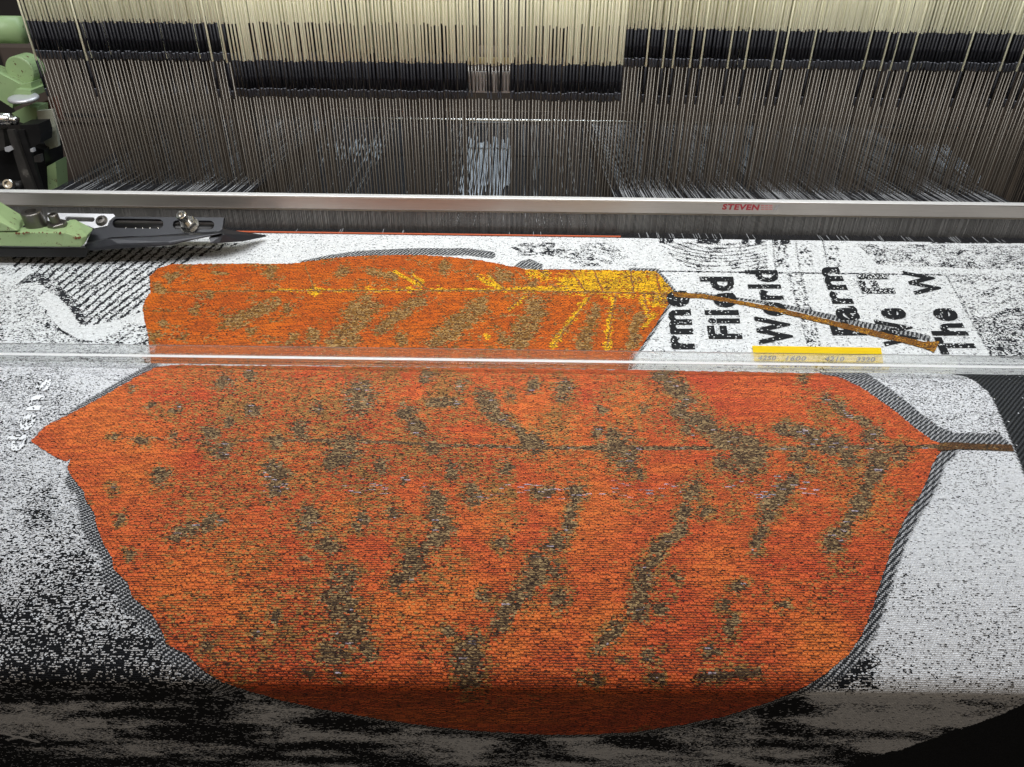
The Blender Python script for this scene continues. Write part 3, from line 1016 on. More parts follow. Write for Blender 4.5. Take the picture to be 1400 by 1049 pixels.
def text_mesh(txt, bold=0.02, size=1.0, shear=0.0):
    cu = bpy.data.curves.new('lettering', 'FONT')
    cu.body = txt
    cu.size = size
    cu.offset = bold
    cu.shear = shear
    cu.resolution_u = 3
    cu.space_character = 1.12
    to = bpy.data.objects.new('lettering', cu)
    COL.objects.link(to)
    dg = bpy.context.evaluated_depsgraph_get()
    me = bpy.data.meshes.new_from_object(to.evaluated_get(dg))
    bpy.data.objects.remove(to)
    return me


def lay_text(name, txt, quad, fn, mat, parent, bold=0.03, lift=0.0007, capline=0.70, shear=0.0):
    """quad: baseline start, baseline end, cap start, cap end (photograph pixels); fn maps a pixel to a point"""
    me = text_mesh(txt, bold, shear=shear)
    n = len(me.vertices)
    co = np.empty(n * 3, np.float32)
    me.vertices.foreach_get('co', co)
    co = co.reshape(-1, 3)
    x0, x1 = co[:, 0].min(), co[:, 0].max()
    b0, b1, c0, c1 = [np.array(q, float) for q in quad]
    out = []
    for (x, y, z) in co:
        s = (x - x0) / (x1 - x0)
        t = y / capline
        p = (b0 * (1 - s) + b1 * s) * (1 - t) + (c0 * (1 - s) + c1 * s) * t
        q = fn(p[0], p[1])
        out.append(q + Vector((0, -0.2 * lift, lift)))
    for v, p in zip(me.vertices, out):
        v.co = p
    me.name = name
    o = link(name, me, mat, parent)
    return o


WORDS = [('rme', [(948, 478), (939, 398), (905, 478), (898, 398)], 'word', 0.036),
         ('Filed', [(1013, 464), (1000, 379), (970, 464), (957, 379)], 'word', 0.036),
         ('World', [(1084, 472), (1060, 370), (1039, 472), (1019, 370)], 'word', 0.036),
         ('Farm', [(1184, 459), (1144, 366), (1139, 459), (1111, 366)], 'word', 0.036),
         ('We', [(1257, 474), (1232, 422), (1211, 474), (1188, 422)], 'word', 0.036),
         ('Fi', [(1222, 402), (1211, 375), (1180, 402), (1168, 375)], 'word_faint', 0.046),
         ('The', [(1337, 485), (1301, 422), (1288, 485), (1259, 422)], 'word', 0.036),
         ('W', [(1290, 404), (1270, 371), (1252, 404), (1234, 371)], 'word', 0.036)]
for (tx, qd, mk, bo) in WORDS:
    into(cloth, lay_text('woven_word', tx, qd, far_pt, M[mk], cloth, bo))


def front_pt(px, py):
    d = ray(px, py)
    t = -H / d[2]
    return Vector((d[0] * t, d[1] * t, 0.0))


into(cloth, lay_text('woven_word', 'dens', [(30, 618), (72, 518), (3, 618), (46, 518)], front_pt, M['word_pale'], cloth, 0.02, lift=0.0008))

# ------------------------------------------------------------------ CLEAR BAR
bar_top = 0.012
bm = bmesh.new()
bm_box(bm, (-0.72, 0.5416, 0.0037), (0.72, 0.5605, bar_top))
bevel(bm, 0.0010, 2)
bar = thing('clear_bar', 'clear acrylic square bar lying across the full width of the cloth', 'bar', (0, 0.55, 0.0012))
into(bar, from_bm('bar_body', bm, M['acrylic'], bar))
N = NT('acrylic_edge_highlight')
N.set(color=(0.93, 0.94, 0.95), rough=0.3, spec=0.6)  # white strip: the bevel's bright glint painted as colour
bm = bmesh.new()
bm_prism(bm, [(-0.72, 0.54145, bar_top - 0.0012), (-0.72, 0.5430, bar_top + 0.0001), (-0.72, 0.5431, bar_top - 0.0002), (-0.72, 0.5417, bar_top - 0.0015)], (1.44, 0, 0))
into(bar, from_bm('edge_highlight', bm, N.mat, bar))
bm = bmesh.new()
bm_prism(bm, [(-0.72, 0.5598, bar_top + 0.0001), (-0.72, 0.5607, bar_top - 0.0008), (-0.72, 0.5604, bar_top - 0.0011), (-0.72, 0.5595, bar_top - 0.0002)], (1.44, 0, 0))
into(bar, from_bm('rear_edge_shade', bm, simple('shaded_acrylic_edge', (0.16, 0.16, 0.155), 0.5, var=0.3, scale=40), bar))  # dark strip: shade along the rear edge put into the colour
bar.rotation_euler = (0, 0, 0)

# yellow label
bm = bmesh.new()
CORN = [(1028, 474.0), (1204, 476.6), (1207, 499.0), (1031, 496.4)]
vs = []
for k in range(4):
    t = k / 3
    a = Vector((CORN[0][0] * (1 - t) + CORN[3][0] * t, CORN[0][1] * (1 - t) + CORN[3][1] * t, 0))
    b = Vector((CORN[1][0] * (1 - t) + CORN[2][0] * t, CORN[1][1] * (1 - t) + CORN[2][1] * t, 0))
    up_ = Vector((0, 0, 0.0009 + 0.0003 * k))
    vs.append((bm.verts.new(far_pt(a.x, a.y) + up_), bm.verts.new(far_pt(b.x, b.y) + up_)))
for a, b in zip(vs, vs[1:]):
    bm.faces.new((a[0], a[1], b[1], b[0]))
bmesh.ops.solidify(bm, geom=bm.faces, thickness=-0.00025)
label = from_bm('yellow_label', bm, M['yellow'], None)
tag(label, 'yellow paper strip with four handwritten numbers under the clear bar', 'label')
for txt, xa, xb in (('4250', 1035, 1060), ('1600', 1073, 1101), ('4210', 1126, 1153), ('3320', 1169, 1195)):
    ys = lambda x: 495.2 + 0.0145 * (x - 1035)
    q = [(xa, ys(xa)), (xb, ys(xb)), (xa + 0.6, ys(xa) - 6.2), (xb + 0.6, ys(xb) - 6.2)]
    lay_text('handwritten_number', txt, q, far_pt, M['ink'], label, 0.035, lift=0.0024, shear=0.2)

# ------------------------------------------------------------------ REED
RY = 0.866
reed = thing('reed', 'long steel weaving reed with bright aluminium cap behind the cloth edge', 'loom reed', (0, RY, 0))
z_top, z_bot = 0.0425, 0.0275
bm = bmesh.new()
bm_box(bm, (-0.8, RY - 0.003, z_bot), (0.8, RY + 0.007, z_top))
bevel(bm, 0.0008, 2)
cap = into(reed, from_bm('cap', bm, M['alu'], reed))
bm = bmesh.new()
bm_box(bm, (-0.8, RY - 0.0024, z_top + 0.0001), (0.8, RY + 0.0070, z_top + 0.0009))
bevel(bm, 0.0003, 1)
into(reed, from_bm('cap_top_highlight', bm, simple('highlit_aluminium', (0.86, 0.86, 0.85), 0.4, metal=0.35, var=0.08, scale=20, stretch=(2, 100, 100)), reed))  # lighter sheet on the cap, light caught by its top painted in
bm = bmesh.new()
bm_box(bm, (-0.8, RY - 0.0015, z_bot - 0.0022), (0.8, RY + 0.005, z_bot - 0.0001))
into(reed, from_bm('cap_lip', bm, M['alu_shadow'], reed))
bm = bmesh.new()
for i in range(1060):
    x = -0.742 + i * 0.0014
    dz = random.uniform(-0.0003, 0.0003)
    w = 0.00030 + random.uniform(-0.00008, 0.00012)
    bm_box(bm, (x - w, RY - 0.0005 + dz, -0.03), (x + w, RY + 0.004 + dz, z_bot - 0.002))
dn = into(reed, from_bm('reed_dents', bm, M['dent'], reed))
dn['kind'] = 'stuff'


def cap_pt(px, py):
    return at(px, py, RY - 0.00325)


def sub(o, root):
    return into(root, o)


t_ = lay_text('maker_name', 'STEVEN', [(987, 286.3), (1038, 287.2), (987.8, 279.2), (1039, 280.1)], cap_pt, M['red_print'], reed, 0.045, lift=0.0, shear=0.12)
into(reed, t_)
bm = bmesh.new()
for (x0, x1) in ((1040.5, 1045), (1046, 1050.5), (1051.5, 1056)):
    for (ya_, yb_) in ((280.4, 281.8), (283.0, 284.2), (285.6, 287.0)):
        bm_prism(bm, [cap_pt(x0, ya_), cap_pt(x1, ya_ + .05), cap_pt(x1, yb_), cap_pt(x0, yb_)], (0, 0.0001, 0))
into(reed, from_bm('worn_print', bm, M['pink_print'], reed))
bm = bmesh.new()
bm_prism(bm, [cap_pt(1057, 287.4), cap_pt(1062, 287.4), cap_pt(1066, 280.2), cap_pt(1061, 281.5)], (0, 0.0001, 0))
into(reed, from_bm('worn_emblem', bm, M['grey_print'], reed))

# ------------------------------------------------------------------ HEDDLES
HY = 0.955
Z_TOP = 0.34
Z_UP, Z_LOW = 0.2165, 0.1765
PITCH = 0.0041


def px_of(x, y, z):
    a, b = proj(np.array([[x, y, z]]))
    return a[0]


def tube_mesh(name, r, z0, z1, n=8, mat=None, r2=None, steps=None):
    bm = bmesh.new()
    if steps:
        bm_lathe(bm, steps, (0, 0, 0), (0, 0, 1), n)
    else:
        bm_tube(bm, (0, 0, z0), (0, 0, z1), r, n, r2)
    for f in bm.faces:
        f.smooth = True
    me = bpy.data.meshes.new(name)
    bmesh.ops.recalc_face_normals(bm, faces=bm.faces)
    bm.to_mesh(me)
    bm.free()
    me.materials.append(mat)
    return me


cord_me = tube_mesh('cord', 0.00122, 0.0, 0.26, 8, M['cord'])
sleeve_me = tube_mesh('sleeve', 0.0014, -0.030, 0.0, 8, M['sleeve'],
                      steps=[(0, -0.030), (0.00150, -0.030), (0.00150, -0.019), (0.00172, -0.0185), (0.00172, -0.016), (0.00150, -0.0155), (0.00150, 0.0012), (0.0008, 0.0018), (0, 0.0018)])
collar_me = tube_mesh('collar', 0.0012, -0.0395, -0.030, 8, M['collar'],
                      steps=[(0, -0.0395), (0.00105, -0.0395), (0.00125, -0.0315), (0.0016, -0.0312), (0.0016, -0.0302), (0, -0.0302)])
wire_me = tube_mesh('wire', 0.00058, -0.26, -0.0395, 6, M['wire'])
thin_sleeve_me = tube_mesh('sleeve', 0.0008, -0.030, 0.0, 8, M['dark_steel'])

heddle_rows = []
n_h = 298
xs_h = [-0.578 + i * PITCH for i in range(n_h)]
X_L = at(313, 60, HY).x
X_R = at(856, 60, HY).x
X_G0 = at(640, 100, HY).x
X_G1 = at(697, 100, HY).x
protos = {}


def part_copy(name, me, parent):
    o = bpy.data.objects.new(name, me)
    COL.objects.link(o)
    o.parent = parent
    return o


LBL = {'left': ('cream-corded heddle with a black sleeve in the raised block on the left', 'raised heddles in the left block'),
       'mid': ('cream-corded heddle with a black sleeve in the lowered middle block', 'lowered heddles in the middle block'),
       'gap': ('bare heddle with a thin steel sleeve in the see-through gap of the middle block', 'heddles in the see-through gap'),
       'right': ('cream-corded heddle with a black sleeve in the raised block on the right', 'raised heddles in the right block'),
       'odd': ('single heddle hanging lower, its cream cord crossing the black sleeves beside it', 'lone lowered heddles')}
hed_info = []
for i, x in enumerate(xs_h):
    if x < X_L:
        k = 'left'
    elif x > X_R:
        k = 'right'
    elif X_G0 < x < X_G1:
        k = 'gap'
    else:
        k = 'mid'
    z = Z_UP if k in ('left', 'right') else Z_LOW
    jx = random.uniform(-0.0005, 0.0005)
    jy = random.uniform(-0.001, 0.001)
    if k in ('right',) and i % 8 in (0, 3) and random.random() < 0.55:
        k = 'odd'
        z = Z_UP - 0.042
        jy = 0.002
    if k == 'left' and random.random() < 0.045:
        k = 'odd'
        z = Z_UP - 0.042
    z += random.uniform(-0.0012, 0.0012)
    L, G = LBL[k]
    h = thing('heddle', L, 'heddle', (x + jx, HY + jy, z), G)
    part_copy('cord', cord_me, h)
    if k == 'gap':
        part_copy('sleeve', thin_sleeve_me, h)
    else:
        part_copy('sleeve', sleeve_me, h)
        part_copy('collar', collar_me, h)
    part_copy('wire', wire_me, h)
    hed_info.append((x + jx, k, z))

# the rows behind, too many to pick apart
bmb = bmesh.new()


def fast_tube(V, F, MI, x, y, z0, z1, r, mi, n=5):
    b = len(V)
    for z in (z0, z1):
        for k in range(n):
            a = 2 * math.pi * k / n + 0.3
            V.append((x + r * math.cos(a), y + r * math.sin(a), z))
    for k in range(n):
        F.append((b + k, b + (k + 1) % n, b + n + (k + 1) % n, b + n + k))
        MI.append(mi)


V, F, MI = [], [], []
for row in range(6):
    Yr = HY + 0.011 + 0.012 * row
    for i in range(n_h + 10):
        x = -0.586 + i * PITCH + PITCH * ((row * 0.37 + 0.5) % 1.0) + random.uniform(-0.0008, 0.0008)
        pxx = px_of(x, Yr, 0.2)
        mid = X_L < x < X_R
        gap = X_G0 - 0.002 < x < X_G1 + 0.002
        if gap:
            if row > 0 or random.random() < 0.6:
                continue
        if mid:
            # centre block: thin rows behind; some raised, most lowered further back
            up = row < 2 and (random.random() < (0.55 if x > -0.2 else 0.7))
            if row >= 2 and random.random() < 0.55:
                continue
            if pxx > 470 and row < 2 and random.random() < 0.35:
                continue
        else:
            up = random.random() < (0.94 if row < 4 else 0.8)
            if pxx < 60 and random.random() < 0.55:
                continue
        z = (Z_UP + (0.0005 * row) if up else Z_LOW) + random.uniform(-0.0018, 0.0018)
        fast_tube(V, F, MI, x, Yr, z, 0.46, 0.0012, 0)
        fast_tube(V, F, MI, x, Yr, z - 0.031, z + 0.001, 0.0015, 1)
        fast_tube(V, F, MI, x, Yr, z - 0.0400, z - 0.031, 0.0013, 2)
        if random.random() < 0.72:
            fast_tube(V, F, MI, x, Yr, -0.06, z - 0.04, 0.0006, 3, 4)
me = bpy.data.meshes.new('heddle_rows')
me.from_pydata(V, [], F)
me.polygons.foreach_set('material_index', np.array(MI, np.int32))
me.polygons.foreach_set('use_smooth', np.ones(len(MI), bool))
o = link('heddle_rows', me, [M['cord'], M['sleeve'], M['collar'], M['wire_back']])
tag(o, 'dense rows of further heddles standing behind the front row', 'heddles', kind='stuff')

# ------------------------------------------------------------------ WARP
V, F, MI = [], [], []


def strand(pts, r, mi):
    b = len(V)
    n = 4
    for p in pts:
        for k in range(n):
            a = math.pi / 2 * k + 0.785
            V.append((p[0] + r * math.cos(a), p[1], p[2] + r * math.sin(a)))
    for s in range(len(pts) - 1):
        for k in range(n):
            F.append((b + s * n + k, b + s * n + (k + 1) % n, b + (s + 1) * n + (k + 1) % n, b + (s + 1) * n + k))
            MI.append(mi)


for i in range(1900):
    x = -0.66 + i * 0.0007 + random.uniform(-0.0002, 0.0002)
    up = (x < at(352, 250, HY).x and x > at(88, 250, HY).x) or (at(838, 250, HY).x < x < at(1372, 250, HY).x)
    whitep = (0.26 if x < 0 else 0.42) if up else 0.05
    mi = 0 if random.random() < whitep else 1
    if up:
        zh = 0.0225 + random.uniform(-0.003, 0.003)
        sx = random.uniform(0.001, 0.004) * (1 if x < 0 else -1)
        bow = random.uniform(0.000, 0.003)
        y_h = HY + random.uniform(-0.004, 0.06)
        strand([(x, 0.872, 0.012), (x + sx * 0.5, 0.905, 0.0255 + bow), (x + sx, y_h, zh), (x + sx, 1.42, 0.004)], 0.00032, mi)
    else:
        strand([(x, 0.872, 0.004), (x, HY + random.uniform(0, 0.06), -0.018), (x, 1.42, -0.006)], 0.00032, mi)
LIT_ZONES = [(185, 350, 1.02, 1.28), (636, 700, 1.0, 1.30), (868, 1062, 1.15, 1.30), (1238, 1330, 1.12, 1.30), (440, 520, 1.18, 1.28)]  # patches of light on the rear warp, painted as extra pale strands
for (xa, xb, ya_, yb_) in LIT_ZONES:
    Xa, Xb = at(xa, 215, 1.2).x, at(xb, 215, 1.2).x
    for i in range(int((Xb - Xa) / 0.0016)):
        x = Xa + i * 0.0016 + random.uniform(-0.0006, 0.0006)
        y0_ = ya_ + random.uniform(0, 0.1)
        strand([(x, y0_, -0.012), (x + random.uniform(-0.004, 0.004), yb_ + random.uniform(-0.06, 0.0), 0.002)], 0.0007, 2)
me = bpy.data.meshes.new('warp_yarns')
me.from_pydata(V, [], F)
me.polygons.foreach_set('material_index', np.array(MI, np.int32))
o = link('warp_yarns', me, [M['warp_white'], M['warp_dark'], simple('lit_warp_yarn', (0.50, 0.54, 0.59), 0.6, var=0.2)])  # last material is the bluish lit yarn, light put into its colour
tag(o, 'sheet of fine white and black warp yarns running back through the heddles', 'yarn', kind='stuff')
# warp between reed and fell
V, F, MI = [], [], []
for i in range(900):
    x = -0.70 + i * 0.00156 + random.uniform(-0.0003, 0.0003)
    mi = 0 if random.random() < (0.14 if x > at(848, 330, 0.86).x else 0.02) else 1
    strand([(x, 0.8515, 0.0008), (x, 0.8665, random.uniform(0.0, 0.0022))], 0.0003, mi)
me = bpy.data.meshes.new('warp_ends')
me.from_pydata(V, [], F)
me.polygons.foreach_set('material_index', np.array(MI, np.int32))
o = link('warp_ends', me, [M['warp_white'], M['warp_dark']])
tag(o, 'short warp ends between the reed and the edge of the cloth', 'yarn', kind='stuff')

# ------------------------------------------------------------------ REAR OF THE LOOM
p = at(705, 163, 1.24)
bm = bmesh.new()
bm_tube(bm, (-0.9, 1.24, p.z - 0.003), (0.9, 1.24, p.z - 0.003), 0.0035, 16)
o = from_bm('lease_rod', bm, M['steel'], None, True)
tag(o, 'polished steel rod crossing behind the heddles', 'rod')
bm = bmesh.new()
bm_box(bm, (-0.95, 1.46, -0.2), (0.95, 1.52, 0.115))
bevel(bm, 0.006, 2)
bm_box(bm, (-0.95, 1.452, -0.02), (0.95, 1.4595, 0.01))
o = from_bm('rear_beam', bm, M['brown_panel'], None)
tag(o, 'dark brown rear beam of the loom seen between the heddle wires', 'beam')
# grey hanger with a brass coloured strip in the gap of the middle block
hang = thing('guide_frame', 'grey guide frame with a brass strip seen through the gap in the heddles', 'frame', (at(668, 40, 1.06).x, 1.06, 0.2))
bm = bmesh.new()
for pxv in (645, 690):
    a = at(pxv, 84, 1.06)
    b = at(pxv, -60, 1.06)
    bm_box(bm, (a.x - 0.0035, 1.057, a.z), (a.x + 0.0035, 1.063, b.z))
into(hang, from_bm('side_post', bm, simple('grey_painted_steel', (0.14, 0.13, 0.12), 0.5), hang))
a = at(632, 86, 1.055)
b = at(703, 79, 1.055)
bm = bmesh.new()
bm_box(bm, (a.x, 1.05, a.z), (b.x, 1.056, b.z))
into(hang, from_bm('brass_strip', bm, simple('brass_strip', (0.72, 0.62, 0.32), 0.35, metal=0.6), hang))
bm = bmesh.new()
a = at(638, 126, 1.055)
b = at(697, 98, 1.055)
bm_box(bm, (a.x, 1.052, a.z), (b.x, 1.055, b.z))
into(hang, from_bm('back_plate', bm, M['silver'], hang))

bm = bmesh.new()
bm_box(bm, (-4, 2.6, -1.2), (4, 2.7, 2.5))
o = from_bm('back_wall', bm, M['wall'], None)
o['kind'] = 'structure'

# ------------------------------------------------------------------ TEMPLE (left)
tem = thing('temple', 'green and black cloth temple clamped at the left edge in front of the reed', 'loom temple', (at(60, 330, 0.76).x, 0.76, 0.0))


def hullpart(name, pts, mat, parent, bv=0.0008, seg=2):
    bm = bmesh.new()
    bm_hull(bm, [at(*p) for p in pts])
    if bv:
        bevel(bm, bv, seg)
    return into(parent, from_bm(name, bm, mat, parent))


YF = 0.745   # near face of the bracket
YB = 0.790   # far side
bm = bmesh.new()
for pts in ([(-60, 336, YF), (111, 338, YF), (-60, 317, YF), (88, 318.5, YF), (112, 327, YF), (-60, 301, YB), (92, 302, YB), (114, 309, YB), (114, 330, YB), (-60, 330, YB)],
            [(-60, 318, YF - 0.0005), (25, 316, YF - 0.0005), (0, 304.5, YF - 0.0005), (-60, 272, YF), (-60, 238, YB), (0, 277, YB), (31, 295, YB), (38, 309, YB)],
            [(88, 318, YF - 0.0008), (111, 325.5, YF - 0.0008), (112, 337, YF - 0.0008), (116, 333, YF + 0.004), (119, 322, 0.757), (128, 313, 0.79), (122, 310.5, 0.79), (103, 300, 0.79), (94, 300.5, 0.79), (86, 337, YF - 0.0008)]):
    b2 = bmesh.new()
    bm_hull(b2, [at(*p) for p in pts])
    bevel(b2, 0.0009, 2)
    tmp = bpy.data.meshes.new('t')
    b2.to_mesh(tmp)
    b2.free()
    bm.from_mesh(tmp)
    bpy.data.meshes.remove(tmp)
into(tem, from_bm('bracket', bm, M['green'], tem))


bm = bmesh.new()
for k in range(26):
    xx = random.choice((random.uniform(20, 46), random.uniform(50, 88), random.uniform(100, 113)))
    yy = 318.6 + (0 if xx < 90 else 6.5) + random.uniform(-0.5, 1.1)
    a = at(xx, yy, YF - 0.0010)
    bm_lathe(bm, [(0, 0), (random.uniform(0.0005, 0.0016), 0.0), (0.0003, 0.0003), (0, 0.0003)], a, (random.uniform(-.3, .3), -1, 0.3), 5)
into(tem, from_bm('rust_chips', bm, simple('rust', (0.13, 0.05, 0.02), 0.8, var=0.4, scale=300), tem))


def bolt(name, px, py, Y, r, h, mat, axis=(0, -0.15, 1), hexr=None, hexh=0.0, washer=None):
    base = at(px, py, Y)
    bm = bmesh.new()
    pr = []
    if washer:
        pr += [(0, 0), (washer, 0), (washer, 0.0018), (r, 0.0019)]
    else:
        pr += [(0, 0), (r, 0)]
    pr += [(r, h - 0.0008), (r - 0.0008, h), (r * 0.55, h), (r * 0.5, h - 0.004), (0, h - 0.004)]
    bm_lathe(bm, pr, base, axis, 28)
    if hexr:
        bm_lathe(bm, [(0, 0.0), (hexr, 0.0), (hexr, hexh - 0.0006), (hexr * 0.92, hexh), (0, hexh)], base, axis, 6)
    o = into(tem, from_bm(name, bm, mat, tem))
    for f in o.data.polygons:
        f.use_smooth = False
    return o


bolt('bolt', 51, 311, 0.768, 0.0104, 0.0195, M['dark_steel'], (0.02, -0.12, 1), washer=0.0142)['label'] = 'large dark socket-head bolt on the green bracket'
bolt('bolt', 80, 310.5, 0.768, 0.0052, 0.0155, M['dark_steel'], (-0.05, -0.12, 1), hexr=0.0098, hexh=0.0055)['label'] = 'smaller dark bolt with a hex nut on the green bracket'

# silver plate and black slotted plate: plane facing up and toward the viewer
TP = (0.785, 0.014, 38)


def tp(px, py):
    return at_plane(px, py, *TP)


nrm = Vector((0, -math.sin(R(TP[2])), math.cos(R(TP[2]))))


def slotted(name, outline, slots, mat, th, lift=0.0, bv=0.0):
    """a plate with round-ended slots cut right through"""
    def rnd(x0, y0, x1, y1, r):
        out = []
        for k in range(9):
            a = math.pi / 2 + math.pi * k / 8
            out.append((x0 + r * math.cos(a), y0 - r * math.sin(a)))
        for k in range(9):
            a = -math.pi / 2 + math.pi * k / 8
            out.append((x1 + r * math.cos(a), y1 - r * math.sin(a)))
        return out
    bm = bmesh.new()
    edges = []
    for loop in [outline] + [rnd(*s) for s in slots]:
        vs = [bm.verts.new(tp(*p) + nrm * lift) for p in loop]
        for i in range(len(vs)):
            edges.append(bm.edges.new((vs[i], vs[(i + 1) % len(vs)])))
    bmesh.ops.triangle_fill(bm, use_beauty=True, use_dissolve=False, edges=edges, normal=nrm)
    g = bmesh.ops.extrude_face_region(bm, geom=list(bm.faces))
    for v in [x for x in g['geom'] if isinstance(x, bmesh.types.BMVert)]:
        v.co -= nrm * th
    return into(tem, from_bm(name, bm, mat, tem))


slotted('clamp_plate', [(66, 292), (156, 293.5), (158, 296), (150, 303), (147, 309.5), (130, 313), (120, 309), (66, 305)],
        [(93, 300, 127, 301, 3.2)], M['silver'], 0.002, 0.0012)
slotted('slotted_plate', [(124, 317), (140, 305), (150, 300), (160, 296.5), (306, 297.5), (303, 318), (270, 324), (232, 330), (222, 326), (205, 323.5), (180, 323), (150, 325),
                          (134, 330), (126, 334), (118, 333)],
        [(160, 305.3, 217, 306.3, 6.4), (242, 307.3, 287, 307.8, 6.0)], M['black_metal'], 0.004)
# lower lip of the temple and its ring roller
hullpart('lower_guard', [(115, 335, 0.757), (150, 326, 0.757), (232, 331, 0.757), (305, 319, 0.77), (232, 336, 0.755), (160, 334, 0.752), (128, 343, 0.752),
                         (118, 342, 0.752), (120, 330, 0.80), (300, 316, 0.80)], M['black_metal'], tem, 0.001)
hullpart('base_rail', [(-60, 338, 0.752), (122, 340, 0.752), (118, 352, 0.752), (40, 352, 0.752), (-60, 350, 0.752), (-60, 334, 0.80), (118, 336, 0.80)], M['mech'], tem, 0.001)
# needle points of the rings
bm = bmesh.new()
for pxv in (170, 183, 193, 203, 214):
    a = tp(pxv, 310)
    bm_lathe(bm, [(0, 0), (0.0012, 0.0), (0.0009, 0.0016), (0, 0.002)], a - nrm * 0.0045, nrm, 8)
into(tem, from_bm('needle_points', bm, M['steel'], tem))
bm = bmesh.new()
a = tp(185, 305) - nrm * 0.012
b = tp(150, 305) - nrm * 0.012
c = tp(300, 308) - nrm * 0.012
bm_tube(bm, b, c, 0.0068, 18)
into(tem, from_bm('ring_roller', bm, M['mech'], tem, True))
# bolts on the plates
bm = bmesh.new()
a = tp(140, 303)
bm_lathe(bm, [(0, 0), (0.0066, 0), (0.0066, 0.002), (0.0048, 0.0042), (0.0026, 0.0044), (0.0022, 0.002), (0, 0.002)], a + nrm * 0.0005, nrm, 24)
o = into(tem, from_bm('bolt', bm, M['dark_steel'], tem))
o['label'] = 'dark button-head screw on the silver clamp plate'
bm = bmesh.new()
a = tp(260, 309)
ax = (nrm + Vector((-0.12, -0.1, 0.25))).normalized()
bm_lathe(bm, [(0, 0), (0.0108, 0), (0.0108, 0.0015), (0, 0.0016)], a, ax, 28)
bm_lathe(bm, [(0, 0.0016), (0.0095, 0.0016), (0.0095, 0.0075), (0.0085, 0.0085), (0, 0.0085)], a, ax, 6)
bm_lathe(bm, [(0, 0.0085), (0.0046, 0.0085), (0.0046, 0.0165), (0.0058, 0.0166), (0.0058, 0.0215), (0.0050, 0.0222), (0.0028, 0.0222), (0.0026, 0.019), (0, 0.019)], a, ax, 24)
o = into(tem, from_bm('bolt', bm, M['steel'], tem))
o['label'] = 'bright socket-head bolt with nut and washer in the slot of the black plate'
# pointed tongue: two thin blades that meet
hullpart('tongue', [(285, 325, 0.768), (304, 313, 0.80), (306, 320, 0.775), (300, 332.5, 0.768), (332, 330.5, 0.79), (288, 333, 0.764), (350, 320.6, 0.825), (365, 321.6, 0.83),
                    (365, 323.8, 0.83), (352, 325.0, 0.822)], M['black_metal'], tem, 0.0007, 2)

# ------------------------------------------------------------------ SIDE FRAME AND SELVEDGE GEAR (far left)
sf = thing('side_frame', 'green enamelled loom frame with arms and plates at the far left', 'machine frame', (at(20, 150, 1.06).x, 1.06, 0.0))
SY = 1.075


def slab(name, poly, Y, depth, mat, parent, bv=0.002):
    bm = bmesh.new()
    bm_prism(bm, [at(x, y, Y) for x, y in poly], (0, depth, 0))
    if bv:
        bevel(bm, bv, 2)
    return into(parent, from_bm(name, bm, mat, parent))


bm = bmesh.new()
bm_tube(bm, at(-60, 40, 1.12), at(32, 41, 1.12), 0.0175, 24)
into(sf, from_bm('cross_arm', bm, M['green'], sf, True))
bm = bmesh.new()
a = at(33, 95, 1.10)
bm_tube(bm, a + Vector((0, -0.012, 0)), a + Vector((0, 0.02, 0)), 0.019, 28)
bevel(bm, 0.002, 2)
into(sf, from_bm('boss', bm, M['green'], sf))
slab('frame_plate', [(-60, 80), (-5, 99), (14, 108), (28, 116), (42, 113), (44, 126), (20, 128), (19, 133), (17, 148), (0, 137), (-60, 110)], SY, 0.03, M['green'], sf)
slab('frame_plate', [(19, 126), (22, 122), (42, 124), (43, 133), (20, 134)], SY - 0.012, 0.04, M['green'], sf)
slab('frame_plate', [(10, 158), (34, 146), (50, 147), (51, 158), (48, 166), (34, 169), (16, 164)], SY + 0.005, 0.03, M['green'], sf)
slab('lower_post', [(64, 228), (76, 222), (79, 262), (66, 262)], SY - 0.02, 0.03, M['green'], sf)
slab('guard_plate', [(50, 152), (71, 150), (76, 172), (80, 200), (66, 205), (58, 190), (52, 165)], SY + 0.0, 0.006, M['beige'], sf, 0.001)
bm = bmesh.new()
a = at(33, 136.5, SY - 0.02)
bm_lathe(bm, [(0.0, 0), (0.0185, 0), (0.0195, 0.002), (0.0185, 0.004), (0.012, 0.0045), (0, 0.003)], a, (0, -0.1, 1), 28)
into(sf, from_bm('feeler_ring', bm, M['silver'], sf, True))
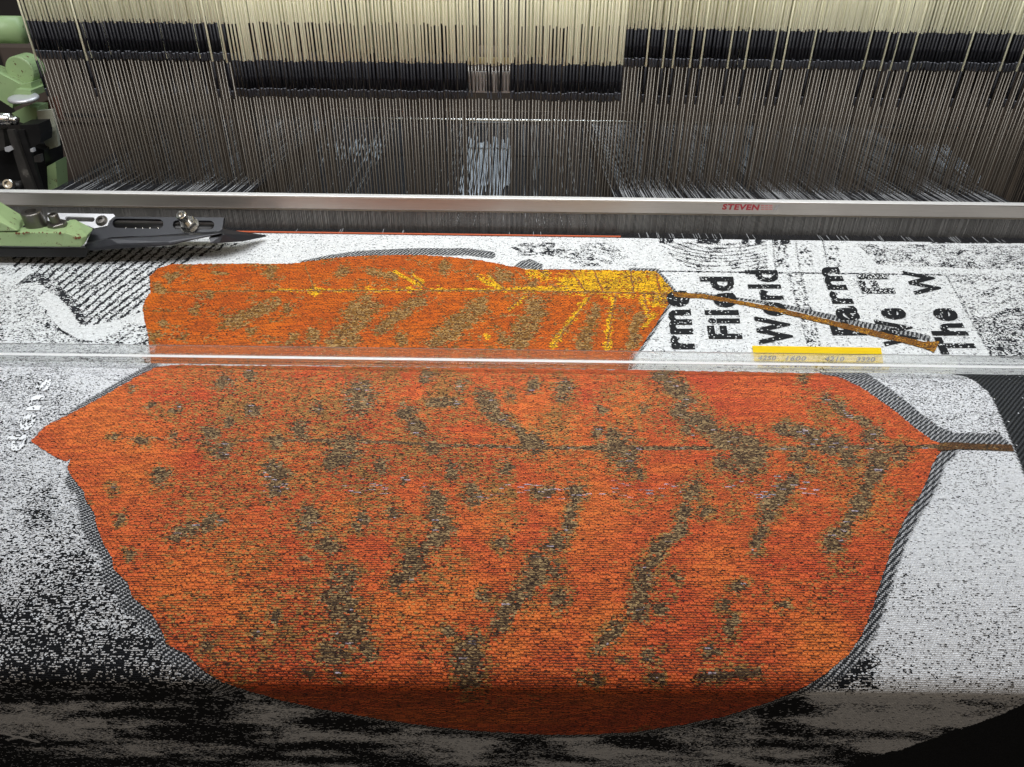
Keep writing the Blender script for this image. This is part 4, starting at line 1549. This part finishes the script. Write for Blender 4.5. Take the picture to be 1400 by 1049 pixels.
o = slab('rust_plate', [(54, 142), (80, 130), (86, 165), (74, 158)], SY + 0.04, 0.006, simple('red_brown_plate', (0.14, 0.06, 0.045), 0.6), sf, 0.001)

sg = thing('selvedge_gear', 'oily black selvedge mechanism with levers and a bright tube below the green arm', 'mechanism', (at(25, 220, 1.02).x, 1.02, 0.0))
GY = 1.03
bm = bmesh.new()
bm_tube(bm, at(-30, 163, GY), at(16, 163, GY), 0.0078, 20)
bm_tube(bm, at(16, 163, GY), at(24, 166, GY), 0.0055, 20)
into(sg, from_bm('steel_tube', bm, M['steel'], sg, True))
slab('housing', [(27, 171), (52, 170), (56, 184), (55, 196), (40, 203), (30, 194)], GY, 0.03, M['mech'], sg)
slab('lever', [(9, 178), (18, 178), (34, 222), (49, 262), (34, 262), (22, 222)], GY - 0.012, 0.006, M['dark_steel'], sg, 0.0008)
slab('lever', [(24, 178), (32, 178), (44, 215), (58, 262), (52, 262), (38, 222)], GY - 0.005, 0.006, M['mech'], sg, 0.0008)
slab('lever', [(-20, 178), (4, 177), (8, 205), (-10, 208)], GY + 0.004, 0.012, M['dark_steel'], sg, 0.001)
slab('housing', [(-40, 186), (30, 196), (60, 205), (66, 262), (-40, 262)], GY + 0.03, 0.05, M['mech'], sg)
slab('block', [(6, 202), (14, 200), (17, 205), (12, 208), (7, 207)], GY - 0.015, 0.006, M['silver'], sg, 0.0006)
slab('block', [(41, 204), (45, 203), (46, 208), (42, 208)], GY - 0.015, 0.006, M['silver'], sg, 0.0006)
slab('block', [(46, 214), (54, 212), (56, 222), (47, 222)], GY - 0.01, 0.008, M['dark_steel'], sg, 0.0006)
bm = bmesh.new()
a = at(14, 252, GY - 0.03)
bm_lathe(bm, [(0, 0), (0.0068, 0), (0.0068, 0.0085), (0.0060, 0.0095), (0.0042, 0.0095), (0.0038, 0.004), (0, 0.004)], a, (0.25, -1, 0.35), 24)
o = into(sg, from_bm('socket_bolt', bm, M['steel'], sg))
bm = bmesh.new()
bm_tube(bm, at(-40, 255, GY - 0.015), at(30, 254, GY - 0.015), 0.0072, 20)
into(sg, from_bm('shaft', bm, M['mech'], sg, True))
